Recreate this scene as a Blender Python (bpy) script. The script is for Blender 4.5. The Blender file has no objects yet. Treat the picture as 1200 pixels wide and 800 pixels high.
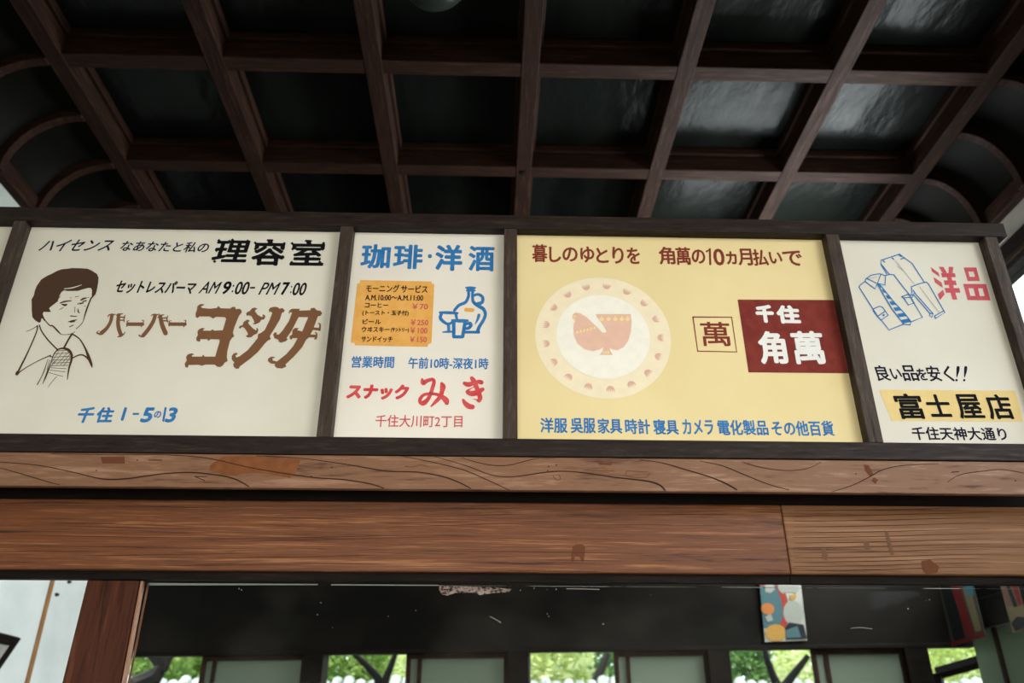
import bpy, bmesh, math, random
from mathutils import Vector, Matrix
from mathutils.geometry import tessellate_polygon
random.seed(7)
C = bpy.context.scene.collection
sc = bpy.context.scene

# ---------------------------------------------------------------- camera
F = 954.79; PITCH = 0.470153; YAW = 0.0267163; ROLL = 0.00097232
EYE = Vector((0, 0, 1.5))
def cam_axes():
    cy, sy, cp, sp = math.cos(YAW), math.sin(YAW), math.cos(PITCH), math.sin(PITCH)
    fwd = Vector((sy*cp, cy*cp, sp)); rt = Vector((cy, -sy, 0)); up = rt.cross(fwd)
    r2 = rt*math.cos(ROLL)+up*math.sin(ROLL); u2 = -rt*math.sin(ROLL)+up*math.cos(ROLL)
    return r2, u2, fwd
RT, UP, FW = cam_axes()
cd = bpy.data.cameras.new('camera'); cam = bpy.data.objects.new('camera', cd); C.objects.link(cam)
cd.sensor_width = 36; cd.lens = F/1200*36; cd.clip_start = .05
M = Matrix((RT, UP, -FW)).transposed().to_4x4(); M.translation = EYE
cam.matrix_world = M; sc.camera = cam
cd.dof.use_dof = True; cd.dof.focus_distance = 2.15; cd.dof.aperture_fstop = 2.8

# ---------------------------------------------------------------- world, exposure, lights
sc.view_settings.view_transform = 'Standard'; sc.view_settings.look = 'None'
sc.view_settings.exposure = 0.0; sc.view_settings.gamma = 1; sc.view_settings.use_curve_mapping = False
w = bpy.data.worlds.new('overcast sky'); sc.world = w; w.use_nodes = True
bg = w.node_tree.nodes['Background']; bg.inputs[0].default_value = (.80, .90, 1.0, 1); bg.inputs[1].default_value = 3.6
sl = bpy.data.lights.new('sun', 'SUN'); sl.energy = 5.0; sl.angle = math.radians(4); sl.color = (1, .96, .88)
so = bpy.data.objects.new('sun', sl); C.objects.link(so); so.location = (0, 12, 12); so.rotation_euler = Vector((.22, .42, -1)).to_track_quat('-Z', 'Y').to_euler()
def area(name, loc, target, sx, sy, power, col, spread=180):
    l = bpy.data.lights.new(name, 'AREA'); l.shape = 'RECTANGLE'; l.size = sx; l.size_y = sy
    l.energy = power; l.color = col; l.spread = math.radians(spread)
    o = bpy.data.objects.new(name, l); C.objects.link(o); o.location = loc
    o.rotation_euler = (Vector(target)-Vector(loc)).to_track_quat('-Z', 'Y').to_euler()
    return o
# added lamp aimed at the signs, as daylight from an unseen side window
area('side_daylight_fill', (2.70, -1.5, 3.42), (-0.5, 2.0, 2.1), 2.4, .95, 20, (1, .955, .87), 75)
# daylight through the wide garden doors behind the camera
area('daylight_garden_doors', (-0.5, -3.1, 1.15), (-0.2, 2.0, 2.0), 3.8, 1.6, 14, (1, .955, .86), 48)
# daylight through the high windows beyond the partition
area('daylight_high_window', (2.74, 3.9, 3.3), (-2.2, 3.8, 2.3), 2.2, .95, 185, (.90, .97, 1), 170)
area('daylight_end_window', (2.08, 4.92, 3.3), (1.2, 2.0, 3.6), 1.35, 1.1, 64, (.90, .97, 1))

# ---------------------------------------------------------------- pixel -> place helpers (true places on real planes)
def ray(x, y): return RT*((x-600)/F) - UP*((y-400)/F) + FW
def at(x, y, Y):
    d = ray(x, y); return EYE + d*(Y/d.y)
def atX(x, y, X):
    d = ray(x, y); return EYE + d*(X/d.x)
def zoomer(x0, y0, s):
    return lambda pts: [(x0+p[0]/s, y0+p[1]/s) + tuple(p[2:]) for p in pts]

# ---------------------------------------------------------------- colour and materials
def L(c):
    return c/12.92 if c <= .04045 else ((c+.055)/1.055)**2.4
def rgb(r, g, b): return (L(r/255), L(g/255), L(b/255), 1)
MATS = {}
def base(name, rough=.6, spec=.5):
    m = bpy.data.materials.new(name); m.use_nodes = True; nt = m.node_tree
    b = nt.nodes['Principled BSDF']; b.inputs['Roughness'].default_value = rough
    b.inputs['Specular IOR Level'].default_value = spec
    return m, nt, b
def node(nt, t, **kw):
    n = nt.nodes.new(t)
    for k, v in kw.items():
        if k in n.inputs: n.inputs[k].default_value = v
        else: setattr(n, k, v)
    return n
def coords(nt, scale, kind='Object', rnd=True):
    tc = nt.nodes.new('ShaderNodeTexCoord'); mp = nt.nodes.new('ShaderNodeMapping')
    mp.inputs['Scale'].default_value = scale
    nt.links.new(tc.outputs[kind], mp.inputs[0])
    if rnd:
        oi = nt.nodes.new('ShaderNodeObjectInfo'); ml = nt.nodes.new('ShaderNodeVectorMath'); ml.operation = 'SCALE'
        cb = nt.nodes.new('ShaderNodeCombineXYZ')
        for i in range(3): nt.links.new(oi.outputs['Random'], cb.inputs[i])
        ml.inputs[3].default_value = 37; nt.links.new(cb.outputs[0], ml.inputs[0]); nt.links.new(ml.outputs[0], mp.inputs[1])
    return mp.outputs[0]
def ramp(nt, fac, stops):
    r = nt.nodes.new('ShaderNodeValToRGB'); e = r.color_ramp.elements
    while len(e) > 1: e.remove(e[-1])
    e[0].position, e[0].color = stops[0]
    for p, c in stops[1:]:
        x = e.new(p); x.color = c
    nt.links.new(fac, r.inputs[0]); return r.outputs[0]
def bump(nt, b, h, strength=.2, dist=.002):
    bp = nt.nodes.new('ShaderNodeBump'); bp.inputs['Strength'].default_value = strength; bp.inputs['Distance'].default_value = dist
    nt.links.new(h, bp.inputs['Height']); nt.links.new(bp.outputs[0], b.inputs['Normal'])
def wood(name, dark, mid, light, scale, rough=.5, bs=.3, spec=.5, warp=.6, fine=1.0):
    """long fibres: stretched noise, warped by a slow one, over a blotchy ground"""
    m, nt, b = base(name, rough, spec)
    v = coords(nt, scale)
    slow = node(nt, 'ShaderNodeTexNoise', Scale=.35, Detail=2.0); nt.links.new(v, slow.inputs['Vector'])
    mx = nt.nodes.new('ShaderNodeVectorMath'); mx.operation = 'MULTIPLY_ADD'
    mx.inputs[1].default_value = (warp, warp, warp); nt.links.new(slow.outputs['Color'], mx.inputs[0]); nt.links.new(v, mx.inputs[2])
    n1 = node(nt, 'ShaderNodeTexNoise', Scale=1.6, Detail=6.0, Roughness=.62); nt.links.new(mx.outputs[0], n1.inputs['Vector'])
    n2 = node(nt, 'ShaderNodeTexNoise', Scale=7.0*fine, Detail=3.0, Roughness=.6); nt.links.new(mx.outputs[0], n2.inputs['Vector'])
    ad = node(nt, 'ShaderNodeMath', operation='MULTIPLY_ADD'); ad.inputs[1].default_value = .45
    nt.links.new(n2.outputs[0], ad.inputs[0]); nt.links.new(n1.outputs[0], ad.inputs[2])
    col = ramp(nt, ad.outputs[0], [(.50, dark), (.66, mid), (.76, mid), (.92, light)])
    nt.links.new(col, b.inputs['Base Color']); bump(nt, b, ad.outputs[0], bs, .003)
    rr = nt.nodes.new('ShaderNodeMapRange'); rr.inputs[1].default_value = .4; rr.inputs[2].default_value = .9
    rr.inputs[3].default_value = rough+.1; rr.inputs[4].default_value = rough-.08
    nt.links.new(ad.outputs[0], rr.inputs[0]); nt.links.new(rr.outputs[0], b.inputs['Roughness'])
    MATS[name] = m; return m
def mottled(name, c1, c2, scale=3, rough=.7, bs=.1, spec=.4, detail=4, aniso=(1, 1, 1), lo=.35, hi=.65, bd=.002):
    m, nt, b = base(name, rough, spec); v = coords(nt, tuple(scale*a for a in aniso))
    n = node(nt, 'ShaderNodeTexNoise', Scale=1.0, Detail=float(detail)); nt.links.new(v, n.inputs['Vector'])
    nt.links.new(ramp(nt, n.outputs[0], [(lo, c1), (hi, c2)]), b.inputs['Base Color'])
    if bs: bump(nt, b, n.outputs[0], bs, bd)
    MATS[name] = m; return m

wood('lintel wood upper', rgb(80, 52, 36), rgb(128, 92, 68), rgb(156, 120, 96), (2.2, 14, 22), .5, .12, spec=.22, warp=1.2)
wood('lintel wood lower', rgb(52, 26, 12), rgb(108, 62, 32), rgb(154, 102, 62), (1.5, 30, 46), .42, .5, spec=.28, warp=1.6)
wood('lintel wood lower pale', rgb(80, 50, 30), rgb(128, 88, 56), rgb(156, 114, 80), (1.2, 30, 60), .5, .4, spec=.22, warp=.6)
wood('post wood', rgb(40, 19, 10), rgb(72, 37, 22), rgb(98, 56, 36), (40, 12, 2.0), .5, .3, spec=.12, warp=1.5)
wood('post edge wood', rgb(110, 72, 52), rgb(146, 102, 76), rgb(170, 126, 98), (40, 20, 2.5), .5, .2)
wood('sign frame wood', rgb(20, 15, 12), rgb(38, 29, 25), rgb(58, 47, 41), (6, 40, 60), .55, .2, spec=.15)
wood('sign frame stile wood', rgb(36, 28, 24), rgb(64, 53, 46), rgb(86, 74, 66), (60, 40, 6), .55, .2, spec=.15)
wood('ceiling rib wood along', rgb(19, 10, 6), rgb(36, 21, 14), rgb(58, 38, 28), (50, 3, 50), .68, .2, spec=.08)
wood('ceiling rib wood across', rgb(19, 10, 6), rgb(36, 21, 14), rgb(58, 38, 28), (3, 50, 50), .68, .2, spec=.08)
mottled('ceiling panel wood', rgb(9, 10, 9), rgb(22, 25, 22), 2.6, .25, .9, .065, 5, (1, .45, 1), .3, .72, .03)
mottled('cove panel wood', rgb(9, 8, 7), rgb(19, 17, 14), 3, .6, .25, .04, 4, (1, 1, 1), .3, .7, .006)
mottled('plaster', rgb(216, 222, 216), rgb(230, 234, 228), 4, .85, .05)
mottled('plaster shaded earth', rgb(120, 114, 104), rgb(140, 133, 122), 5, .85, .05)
mottled('dark lintel wood', rgb(14, 11, 9), rgb(40, 33, 27), 1.3, .6, .08, .08, 5, (1, 1, 1.6), .38, .8)
wood('door frame wood', rgb(26, 17, 12), rgb(44, 28, 20), rgb(66, 40, 27), (30, 30, 4), .55, .2, spec=.08)
mottled('floorboards', rgb(54, 35, 22), rgb(84, 56, 36), 3, .45, .1, .5, 4, (1, 12, 1))
wood('batten wood', rgb(120, 78, 38), rgb(156, 108, 58), rgb(182, 134, 80), (30, 30, 3), .5, .2)
wood('dark wood trim', rgb(12, 9, 7), rgb(22, 16, 13), rgb(36, 27, 22), (4, 30, 40), .6, .2, spec=.08)

def board_mat(name, c1, c2):
    m, nt, b = base(name, .62, .3); v = coords(nt, (6, 6, 6))
    n = node(nt, 'ShaderNodeTexNoise', Scale=.6, Detail=4.0); nt.links.new(v, n.inputs['Vector'])
    nt.links.new(ramp(nt, n.outputs[0], [(.3, c1), (.7, c2)]), b.inputs['Base Color'])
    v2 = coords(nt, (1, 1, 1), rnd=False)
    w1 = node(nt, 'ShaderNodeTexNoise', Scale=520.0, Detail=2.0); nt.links.new(v2, w1.inputs['Vector'])
    bump(nt, b, w1.outputs[0], .12, .0006); MATS[name] = m
board_mat('cream painted board', rgb(216, 212, 196), rgb(226, 222, 208))
board_mat('warm white painted board', rgb(224, 219, 206), rgb(234, 228, 216))
board_mat('yellow painted board', rgb(229, 209, 152), rgb(235, 217, 164))
def paint(name, c, c2=None, rough=.7):
    c2 = c2 or tuple(min(1, x*1.05) for x in c[:3])+(1,)
    mottled(name, c, c2, 40, rough, 0, .08, 3); return MATS[name]
paint('black ink', rgb(18, 18, 22)); paint('navy ink', rgb(22, 22, 44)); paint('brown ink', rgb(122, 86, 60)); paint('dark brown ink', rgb(76, 56, 44))
paint('blue ink', rgb(40, 110, 170), rgb(58, 126, 186)); paint('red ink', rgb(200, 66, 70), rgb(212, 92, 90)); paint('pale red ink', rgb(200, 92, 92))
paint('maroon ink', rgb(126, 56, 44)); paint('maroon ground', rgb(118, 48, 42), rgb(130, 56, 48)); paint('white ink', rgb(232, 232, 228))
paint('orange card ink', rgb(226, 166, 84), rgb(232, 176, 96)); paint('tan band ink', rgb(230, 204, 140)); paint('rose ink', rgb(226, 186, 166))
paint('cream ring ink', rgb(238, 225, 194)); paint('pale plate ink', rgb(240, 236, 222)); paint('pale yellow ink', rgb(240, 218, 150)); paint('dull rose ink', rgb(218, 176, 158))
paint('square red ink', rgb(196, 84, 94), rgb(206, 98, 106)); paint('cream ink', rgb(216, 212, 196)); paint('grey line ink', rgb(150, 152, 150))
paint('crack brown', rgb(52, 36, 30)); paint('stain orange', rgb(118, 72, 42), rgb(130, 82, 50)); paint('stain dark red', rgb(102, 62, 42)); paint('stain grey', rgb(108, 80, 60)); paint('speck', rgb(170, 164, 152))
mottled('leaf green', rgb(104, 146, 66), rgb(196, 216, 130), 3, .6, 0, .3)
mottled('leaf yellow green', rgb(196, 212, 120), rgb(240, 245, 205), 3, .6, 0, .3)
mottled('leaf dark green', rgb(56, 100, 50), rgb(120, 156, 90), 3, .6, 0, .3)
for nm in ('leaf green', 'leaf yellow green', 'leaf dark green'):
    nt = MATS[nm].node_tree; b = nt.nodes['Principled BSDF']; src = b.inputs['Base Color'].links[0].from_socket
    tl_ = nt.nodes.new('ShaderNodeBsdfTranslucent'); nt.links.new(src, tl_.inputs[0]); mx_ = nt.nodes.new('ShaderNodeMixShader'); mx_.inputs[0].default_value = .4
    nt.links.new(b.outputs[0], mx_.inputs[1]); nt.links.new(tl_.outputs[0], mx_.inputs[2]); nt.links.new(mx_.outputs[0], nt.nodes['Material Output'].inputs[0])
mottled('bark', rgb(14, 12, 10), rgb(32, 27, 22), 12, .85, .3)
mottled('pale roof tile', rgb(120, 126, 122), rgb(172, 176, 172), 10, .6, .1)
mottled('garden wall render', rgb(150, 148, 138), rgb(180, 178, 168), 4, .85, .1)
mottled('garden soil', rgb(70, 66, 48), rgb(104, 100, 70), 4, .9, .1)
mottled('poster backing', rgb(150, 148, 138), rgb(170, 166, 156), 5, .6, 0)
m, nt, b = base('frosted glass', .35, .4); b.inputs['Base Color'].default_value = rgb(138, 148, 132); MATS['frosted glass'] = m
b.inputs['Transmission Weight'].default_value = 0
tr = nt.nodes.new('ShaderNodeBsdfTranslucent'); tr.inputs[0].default_value = rgb(122, 136, 116)
mxs = nt.nodes.new('ShaderNodeMixShader'); mxs.inputs[0].default_value = .45
nt.links.new(b.outputs[0], mxs.inputs[1]); nt.links.new(tr.outputs[0], mxs.inputs[2]); nt.links.new(mxs.outputs[0], nt.nodes['Material Output'].inputs[0])
def glass_mat(name, dirt):
    m = bpy.data.materials.new(name); m.use_nodes = True; nt = m.node_tree; nt.nodes.remove(nt.nodes['Principled BSDF'])
    t = nt.nodes.new('ShaderNodeBsdfTransparent'); t.inputs[0].default_value = (.95, .97, .95, 1)
    g = nt.nodes.new('ShaderNodeBsdfGlossy'); g.inputs['Roughness'].default_value = .04
    fr = nt.nodes.new('ShaderNodeFresnel'); fr.inputs[0].default_value = 1.12
    a = nt.nodes.new('ShaderNodeMixShader'); nt.links.new(fr.outputs[0], a.inputs[0]); nt.links.new(t.outputs[0], a.inputs[1]); nt.links.new(g.outputs[0], a.inputs[2])
    d = nt.nodes.new('ShaderNodeBsdfDiffuse'); d.inputs[0].default_value = (.5, .48, .44, 1)
    v = coords(nt, (3, 3, 5)); n = node(nt, 'ShaderNodeTexNoise', Scale=1.0, Detail=5.0); nt.links.new(v, n.inputs['Vector'])
    f = nt.nodes.new('ShaderNodeMapRange'); f.inputs[1].default_value = .5; f.inputs[2].default_value = .8; f.inputs[3].default_value = .0; f.inputs[4].default_value = dirt
    nt.links.new(n.outputs[0], f.inputs[0])
    c = nt.nodes.new('ShaderNodeMixShader'); nt.links.new(f.outputs[0], c.inputs[0]); nt.links.new(a.outputs[0], c.inputs[1]); nt.links.new(d.outputs[0], c.inputs[2])
    nt.links.new(c.outputs[0], nt.nodes['Material Output'].inputs[0]); MATS[name] = m
glass_mat('old mirror glass', .02); glass_mat('clear glass', .0)
m, nt, b = base('glass bevel', .3, .5); b.inputs['Base Color'].default_value = rgb(150, 156, 146); MATS['glass bevel'] = m
m, nt, b = base('peeling backing', .7, .3); v = coords(nt, (120, 120, 160)); n = node(nt, 'ShaderNodeTexNoise', Scale=1.0, Detail=6.0); nt.links.new(v, n.inputs['Vector'])
nt.links.new(ramp(nt, n.outputs[0], [(.40, rgb(40, 34, 30)), (.5, rgb(150, 124, 114)), (.62, rgb(176, 160, 148))]), b.inputs['Base Color']); MATS['peeling backing'] = m
m, nt, b = base('opal glass', .25, .5); b.inputs['Base Color'].default_value = rgb(34, 38, 34); b.inputs['Specular IOR Level'].default_value = .12; MATS['opal glass'] = m

# ---------------------------------------------------------------- mesh helpers
class MB:
    def __init__(s): s.v = []; s.f = []
    def box(s, x0, x1, y0, y1, z0, z1):
        n = len(s.v)
        s.v += [(x, y, z) for z in (z0, z1) for y in (y0, y1) for x in (x0, x1)]
        s.f += [tuple(n+i for i in q) for q in ((0, 2, 3, 1), (4, 5, 7, 6), (0, 1, 5, 4), (2, 6, 7, 3), (0, 4, 6, 2), (1, 3, 7, 5))]; return s
    def hexa(s, p):   # p: 4 front corners (tl,tr,br,bl) then 4 back corners
        n = len(s.v); s.v += [tuple(q) for q in p]
        s.f += [tuple(n+i for i in q) for q in ((0, 3, 2, 1), (4, 5, 6, 7), (0, 1, 5, 4), (1, 2, 6, 5), (2, 3, 7, 6), (3, 0, 4, 7))]; return s
    def tube(s, pts, rads, seg=8):
        n0 = len(s.v); k = len(pts)
        for i, p in enumerate(pts):
            a = Vector(pts[max(0, i-1)]); c = Vector(pts[min(k-1, i+1)]); d = (c-a).normalized()
            u = d.cross(Vector((0, 1, .01))); u = u.normalized() if u.length > .01 else Vector((1, 0, 0)); v = d.cross(u)
            for j in range(seg):
                t = 2*math.pi*j/seg; s.v.append(tuple(Vector(p)+(u*math.cos(t)+v*math.sin(t))*rads[i]))
        for i in range(k-1):
            for j in range(seg):
                a = n0+i*seg+j; c = n0+i*seg+(j+1) % seg; s.f.append((a, c, c+seg, a+seg))
        s.f.append(tuple(n0+j for j in range(seg))[::-1]); s.f.append(tuple(n0+(k-1)*seg+j for j in range(seg))); return s
    def lathe(s, prof, cx, cy, seg=32):
        n0 = len(s.v); k = len(prof)
        for r, z in prof:
            for j in range(seg):
                t = 2*math.pi*j/seg; s.v.append((cx+r*math.cos(t), cy+r*math.sin(t), z))
        for i in range(k-1):
            for j in range(seg):
                a = n0+i*seg+j; c = n0+i*seg+(j+1) % seg; s.f.append((a, c, c+seg, a+seg))
        return s
    def mesh(s, name):
        me = bpy.data.meshes.new(name); me.from_pydata(s.v, [], s.f); me.validate(); me.update(); return me
def link(name, me, mat, parent=None, bevel=0, smooth=False, mw=None):
    if mat and not me.materials: me.materials.append(MATS[mat])
    o = bpy.data.objects.new(name, me); C.objects.link(o)
    if parent is not None: o.parent = parent
    if mw: o.matrix_local = mw
    if bevel:
        bv = o.modifiers.new('edges', 'BEVEL'); bv.width = bevel; bv.segments = 2; bv.limit_method = 'ANGLE'
    if smooth:
        for p in me.polygons: p.use_smooth = True
    return o
def part(name, mb, mat, parent=None, bevel=0, smooth=False, label=None, stuff=False):
    """mb in world coordinates; parents here are unrotated empties or meshes at the world origin or placed empties"""
    off = Vector((0, 0, 0)); p = parent
    while p is not None: off += p.location; p = p.parent
    if off.length: mb.v = [tuple(Vector(q)-off) for q in mb.v]
    o = link(name, mb.mesh(name), mat, parent, bevel, smooth)
    if label: o['label'] = label
    if stuff: o['kind'] = 'stuff'
    return o
def thing(name, label, cat, loc=(0, 0, 0), group=None):
    o = bpy.data.objects.new(name, None); o.empty_display_size = .05; C.objects.link(o); o.location = loc
    o['label'] = label; o['category'] = cat
    if group: o['group'] = group
    return o
def struct(name, loc=(0, 0, 0), label=None, cat=None):
    o = bpy.data.objects.new(name, None); o.empty_display_size = .05; C.objects.link(o); o.location = loc; o['kind'] = 'structure'
    if label: o['label'] = label
    if cat: o['category'] = cat
    return o

# ================================================================= THE SETTING
H = 3.0   # ceiling above the eye
Z0 = 1.5
XL, XR, ZC = -2.57, 2.82, 2.65+Z0
DX = .7665; DY = .785
ribX = [-2.133+DX*k for k in range(7)]
ribY = [2.965+DY*k for k in range(-7, 4)]
fl = struct('floor', (0, 0, 0), 'dark boarded floor of the hall', 'floor')
k = 0
for i in range(22):
    x = -2.6+i*.25
    part('floorboard', MB().box(x, x+.244, -3.3, 5.6, -.03, 0), 'floorboards', fl)

ceil = struct('ceiling', (0, 0, Z0+H), 'dark coffered wooden ceiling with curved coves', 'ceiling')
for x in ribX:
    part('rib', MB().box(x-.0435, x+.0435, -2.6, 5.42, Z0+H, Z0+H+.11).box(x-.062, x+.062, -2.6, 5.42, Z0+H+.11, Z0+H+.16), 'ceiling rib wood along', ceil, .004)
for y in ribY:
    part('rib', MB().box(ribX[0], ribX[-1], y-.045, y+.045, Z0+H+.003, Z0+H+.108).box(ribX[0], ribX[-1], y-.062, y+.062, Z0+H+.112, Z0+H+.158), 'ceiling rib wood across', ceil, .004)
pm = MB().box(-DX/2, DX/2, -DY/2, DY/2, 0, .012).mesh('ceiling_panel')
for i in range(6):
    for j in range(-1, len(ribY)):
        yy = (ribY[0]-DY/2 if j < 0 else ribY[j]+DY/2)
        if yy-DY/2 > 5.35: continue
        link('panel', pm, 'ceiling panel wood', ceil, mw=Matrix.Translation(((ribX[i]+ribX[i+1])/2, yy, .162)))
# coves
def cove(side):
    xa = ribX[0]-.04 if side < 0 else ribX[-1]+.04; xw = XL if side < 0 else XR
    rx = abs(xw-xa); zb = ZC; rz = Z0+H+.06-zb
    def arc(r_in, n=10):
        return [(xa+side*(rx-r_in)*math.sin(t*math.pi/2/n), zb+(rz-r_in)*math.cos(t*math.pi/2/n)) for t in range(n+1)]
    sp = DY/2; y = ribY[0]-.0
    inner, outer = arc(.07), arc(0)
    mb = MB()
    for p, q in zip(inner, outer): mb.v += [(p[0], -.024, p[1]), (p[0], .024, p[1]), (q[0], .024, q[1]), (q[0], -.024, q[1])]
    for i in range(len(inner)-1):
        for j in range(4):
            a = 4*i+j; c = 4*i+(j+1) % 4; mb.f.append((a, c, c+4, a+4))
    mb.f += [(0, 3, 2, 1), tuple(4*(len(inner)-1)+q for q in (0, 1, 2, 3))]
    mb.v = [(v[0], v[1], v[2]-Z0-H) for v in mb.v]
    rm = mb.mesh('cove_rib')
    # each cove panel swells a little between its ribs
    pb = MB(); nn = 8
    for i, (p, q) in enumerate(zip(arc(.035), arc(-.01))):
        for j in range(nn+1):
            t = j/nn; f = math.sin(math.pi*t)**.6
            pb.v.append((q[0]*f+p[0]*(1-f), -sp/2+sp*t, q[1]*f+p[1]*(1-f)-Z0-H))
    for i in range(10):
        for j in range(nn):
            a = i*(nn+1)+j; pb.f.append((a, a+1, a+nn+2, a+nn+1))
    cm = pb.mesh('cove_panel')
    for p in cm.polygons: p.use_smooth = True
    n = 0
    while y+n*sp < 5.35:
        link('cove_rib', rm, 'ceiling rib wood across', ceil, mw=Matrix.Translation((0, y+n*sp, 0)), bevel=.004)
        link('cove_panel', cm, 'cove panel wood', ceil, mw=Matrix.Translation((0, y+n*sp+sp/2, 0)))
        n += 1
    x0, x1 = sorted((xw-side*.05, xw+side*.07))
    part('cove_beam', MB().box(x0, x1, -2.6, 5.8 if side < 0 else 5.02, ZC-.0, ZC+.10), 'ceiling rib wood along', ceil, .004)
cove(-1); cove(1)
part('ceiling_void_board', MB().box(XL-.1, XR+.1, -3.3, 6.0, Z0+H+.2, Z0+H+.23), 'dark wood trim', ceil)

wl = struct('wall_left', (XL, 0, 0), 'pale plaster wall with a thin wooden batten', 'wall')
part('plaster_panel', MB().box(XL-.08, XL, -3.3, 5.9, 0, Z0+1.7), 'plaster', wl)
mottled('plaster shade grey', rgb(150, 156, 150), rgb(166, 171, 164), 4, .85, .05)
part('shade_panel', MB().box(XL-.08, XL, -3.3, 5.9, Z0+1.7, ZC+.02), 'plaster shade grey', wl)  # upper wall coloured greyer to stand in for shade
part('batten', MB().box(XL, XL+.012, 4.955, 4.99, 0, ZC-.02), 'batten wood', wl, .003)
part('baseboard', MB().box(XL, XL+.015, -3.2, 5.6, 0, .12), 'dark wood trim', wl)
# small marks on the plaster: fixings and dirt near the top of the panel
for px, py in ((80.5, 681.5), (66, 696.5)):
    q = atX(px, py, XL+.002); part('dirt_mark', MB().lathe([(.0, q.z-.012), (.018, q.z-.004), (.016, q.z+.006), (0, q.z+.012)], q.x, q.y, 8), 'crack brown', wl)

wr = struct('wall_right', (XR, 0, 0), 'right wall with high windows and frosted doors below', 'wall')
zwt = 2.342+Z0; zwb = 1.15+Z0
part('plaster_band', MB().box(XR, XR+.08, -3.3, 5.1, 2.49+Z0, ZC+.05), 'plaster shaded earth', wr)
part('window_head', MB().box(XR-.035, XR+.08, -3.3, 5.05, zwt, 2.498+Z0), 'dark wood trim', wr, .004)
part('head_moulding', MB().box(XR-.05, XR-.035, -3.3, 5.03, zwt+.03, zwt+.06), 'ceiling rib wood along', wr, .003)
part('wall_board', MB().box(XR, XR+.08, 1.35, 5.1, .655+Z0, zwb), 'dark lintel wood', wr)
part('lintel', MB().box(XR-.03, XR, 1.35, 4.98, .645+Z0, .80+Z0), 'dark wood trim', wr, .004)
part('wall_board', MB().box(XR, XR+.08, -3.3, -2.0, 0, zwt), 'dark lintel wood', wr)
part('sill', MB().box(XR-.04, XR+.08, 1.35, 5.04, zwb-.05, zwb), 'dark wood trim', wr, .004)
part('wall_board', MB().box(XR, XR+.08, -2.0, 1.35, 0, 2.45), 'dark lintel wood', wr)
w1 = struct('window_1', (XR, 3.2, zwb), 'high window of the right wall beside the sign', 'window')
for y in (1.35, 2.25, 3.15, 4.05, 4.95):
    part('post', MB().box(XR+.0, XR+.05, y-.03, y+.03, zwb, zwt), 'dark wood trim', w1, .003)
for y in (1.35, 2.25, 3.15, 4.05):
    part('pane', MB().box(XR+.022, XR+.026, y+.03, y+.87, zwb, zwt), 'clear glass', w1)
# frosted sliding doors below, right wall
yy = [4.74, 3.86, 2.98, 2.1]
for n, y in enumerate(yy):
    d = struct('door_%d' % (n+6), (XR, y-.42, 0), 'frosted glass sliding door in the right wall', 'door')
    part('stile', MB().box(XR-.0, XR+.04, y-.035, y, 0, .645+Z0), 'door frame wood', d, .003)
    part('stile', MB().box(XR-.0, XR+.04, y-.86, y-.825, 0, .645+Z0), 'door frame wood', d, .003)
    part('rail', MB().box(XR-.0, XR+.04, y-.825, y-.035, 0, .12), 'door frame wood', d, .003)
    part('frosted_pane', MB().box(XR+.012, XR+.02, y-.825, y-.035, .12, .645+Z0), 'frosted glass', d)

cpn = struct('door_5', (XR, 4.82, 0), 'narrow pale frosted panel in the far right corner', 'door')
part('frosted_pane', MB().box(XR+.005, XR+.015, 4.745, 4.96, 0, .645+Z0), 'frosted glass', cpn)
# far wall stands a little askew: its own empty carries the angle
ANG = math.atan(-.137)
far = bpy.data.objects.new('wall_far', None); C.objects.link(far); far['kind'] = 'structure'; far['label'] = 'dark far wall with a deep lintel above doors'; far['category'] = 'wall'
far.location = (0, 5.4, 0); far.rotation_euler = (0, 0, ANG)
RZ = Matrix.Translation(far.location) @ Matrix.Rotation(ANG, 4, 'Z'); RZI = RZ.inverted()
def atfar(x, y, off=0.0):
    """point on the far wall plane in its local frame (u along, v depth, z up)"""
    d = RZI.to_3x3() @ ray(x, y); e = RZI @ EYE
    return e + d*((off-e.y)/d.y)
def fpart(name, mb, mat, parent, **kw):
    o = link(name, mb.mesh(name), mat, parent, kw.get('bevel', 0))
    if kw.get('label'): o['label'] = kw['label']
    return o
zl = .583+Z0
uL, uR = -2.66, 2.88
fpart('lintel', MB().box(uL, uR, 0, .12, zl, 1.02+Z0), 'dark lintel wood', far)
fpart('lintel_lip', MB().box(uL, uR, -.012, .06, zl-.012, zl+.012), 'dark wood trim', far, bevel=.003)
fpart('wall_board', MB().box(uL, 1.25, .02, .12, 1.02+Z0, Z0+H+.2), 'dark lintel wood', far)
fpart('wall_board', MB().box(1.25, uR, .02, .12, 2.4+Z0, Z0+H+.2), 'dark lintel wood', far)
fpart('wall_board', MB().box(1.25, uR, .02, .12, 1.02+Z0, 1.08+Z0), 'dark lintel wood', far)
w2 = bpy.data.objects.new('window_2', None); C.objects.link(w2); w2['kind'] = 'structure'; w2.location = far.location; w2.rotation_euler = far.rotation_euler
for u in (1.28, 2.05, 2.84): fpart('post', MB().box(u-.03, u+.03, .02, .09, 1.08+Z0, 2.4+Z0), 'dark wood trim', w2)
for u in (1.31, 2.08): fpart('pane', MB().box(u, u+.74, .05, .055, 1.08+Z0, 2.4+Z0), 'clear glass', w2)
def fu(x): return atfar(x, 785).x
# posts between the openings
for a, c_ in ((355, 378), (595, 620), (831, 857), (1064, 1092)):
    fpart('post', MB().box(fu(a), fu(c_), -.01, .11, 0, zl), 'dark wood trim', far, bevel=.003)
fpart('post', MB().box(uL, fu(140), -.01, .11, 0, zl), 'dark wood trim', far)
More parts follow.
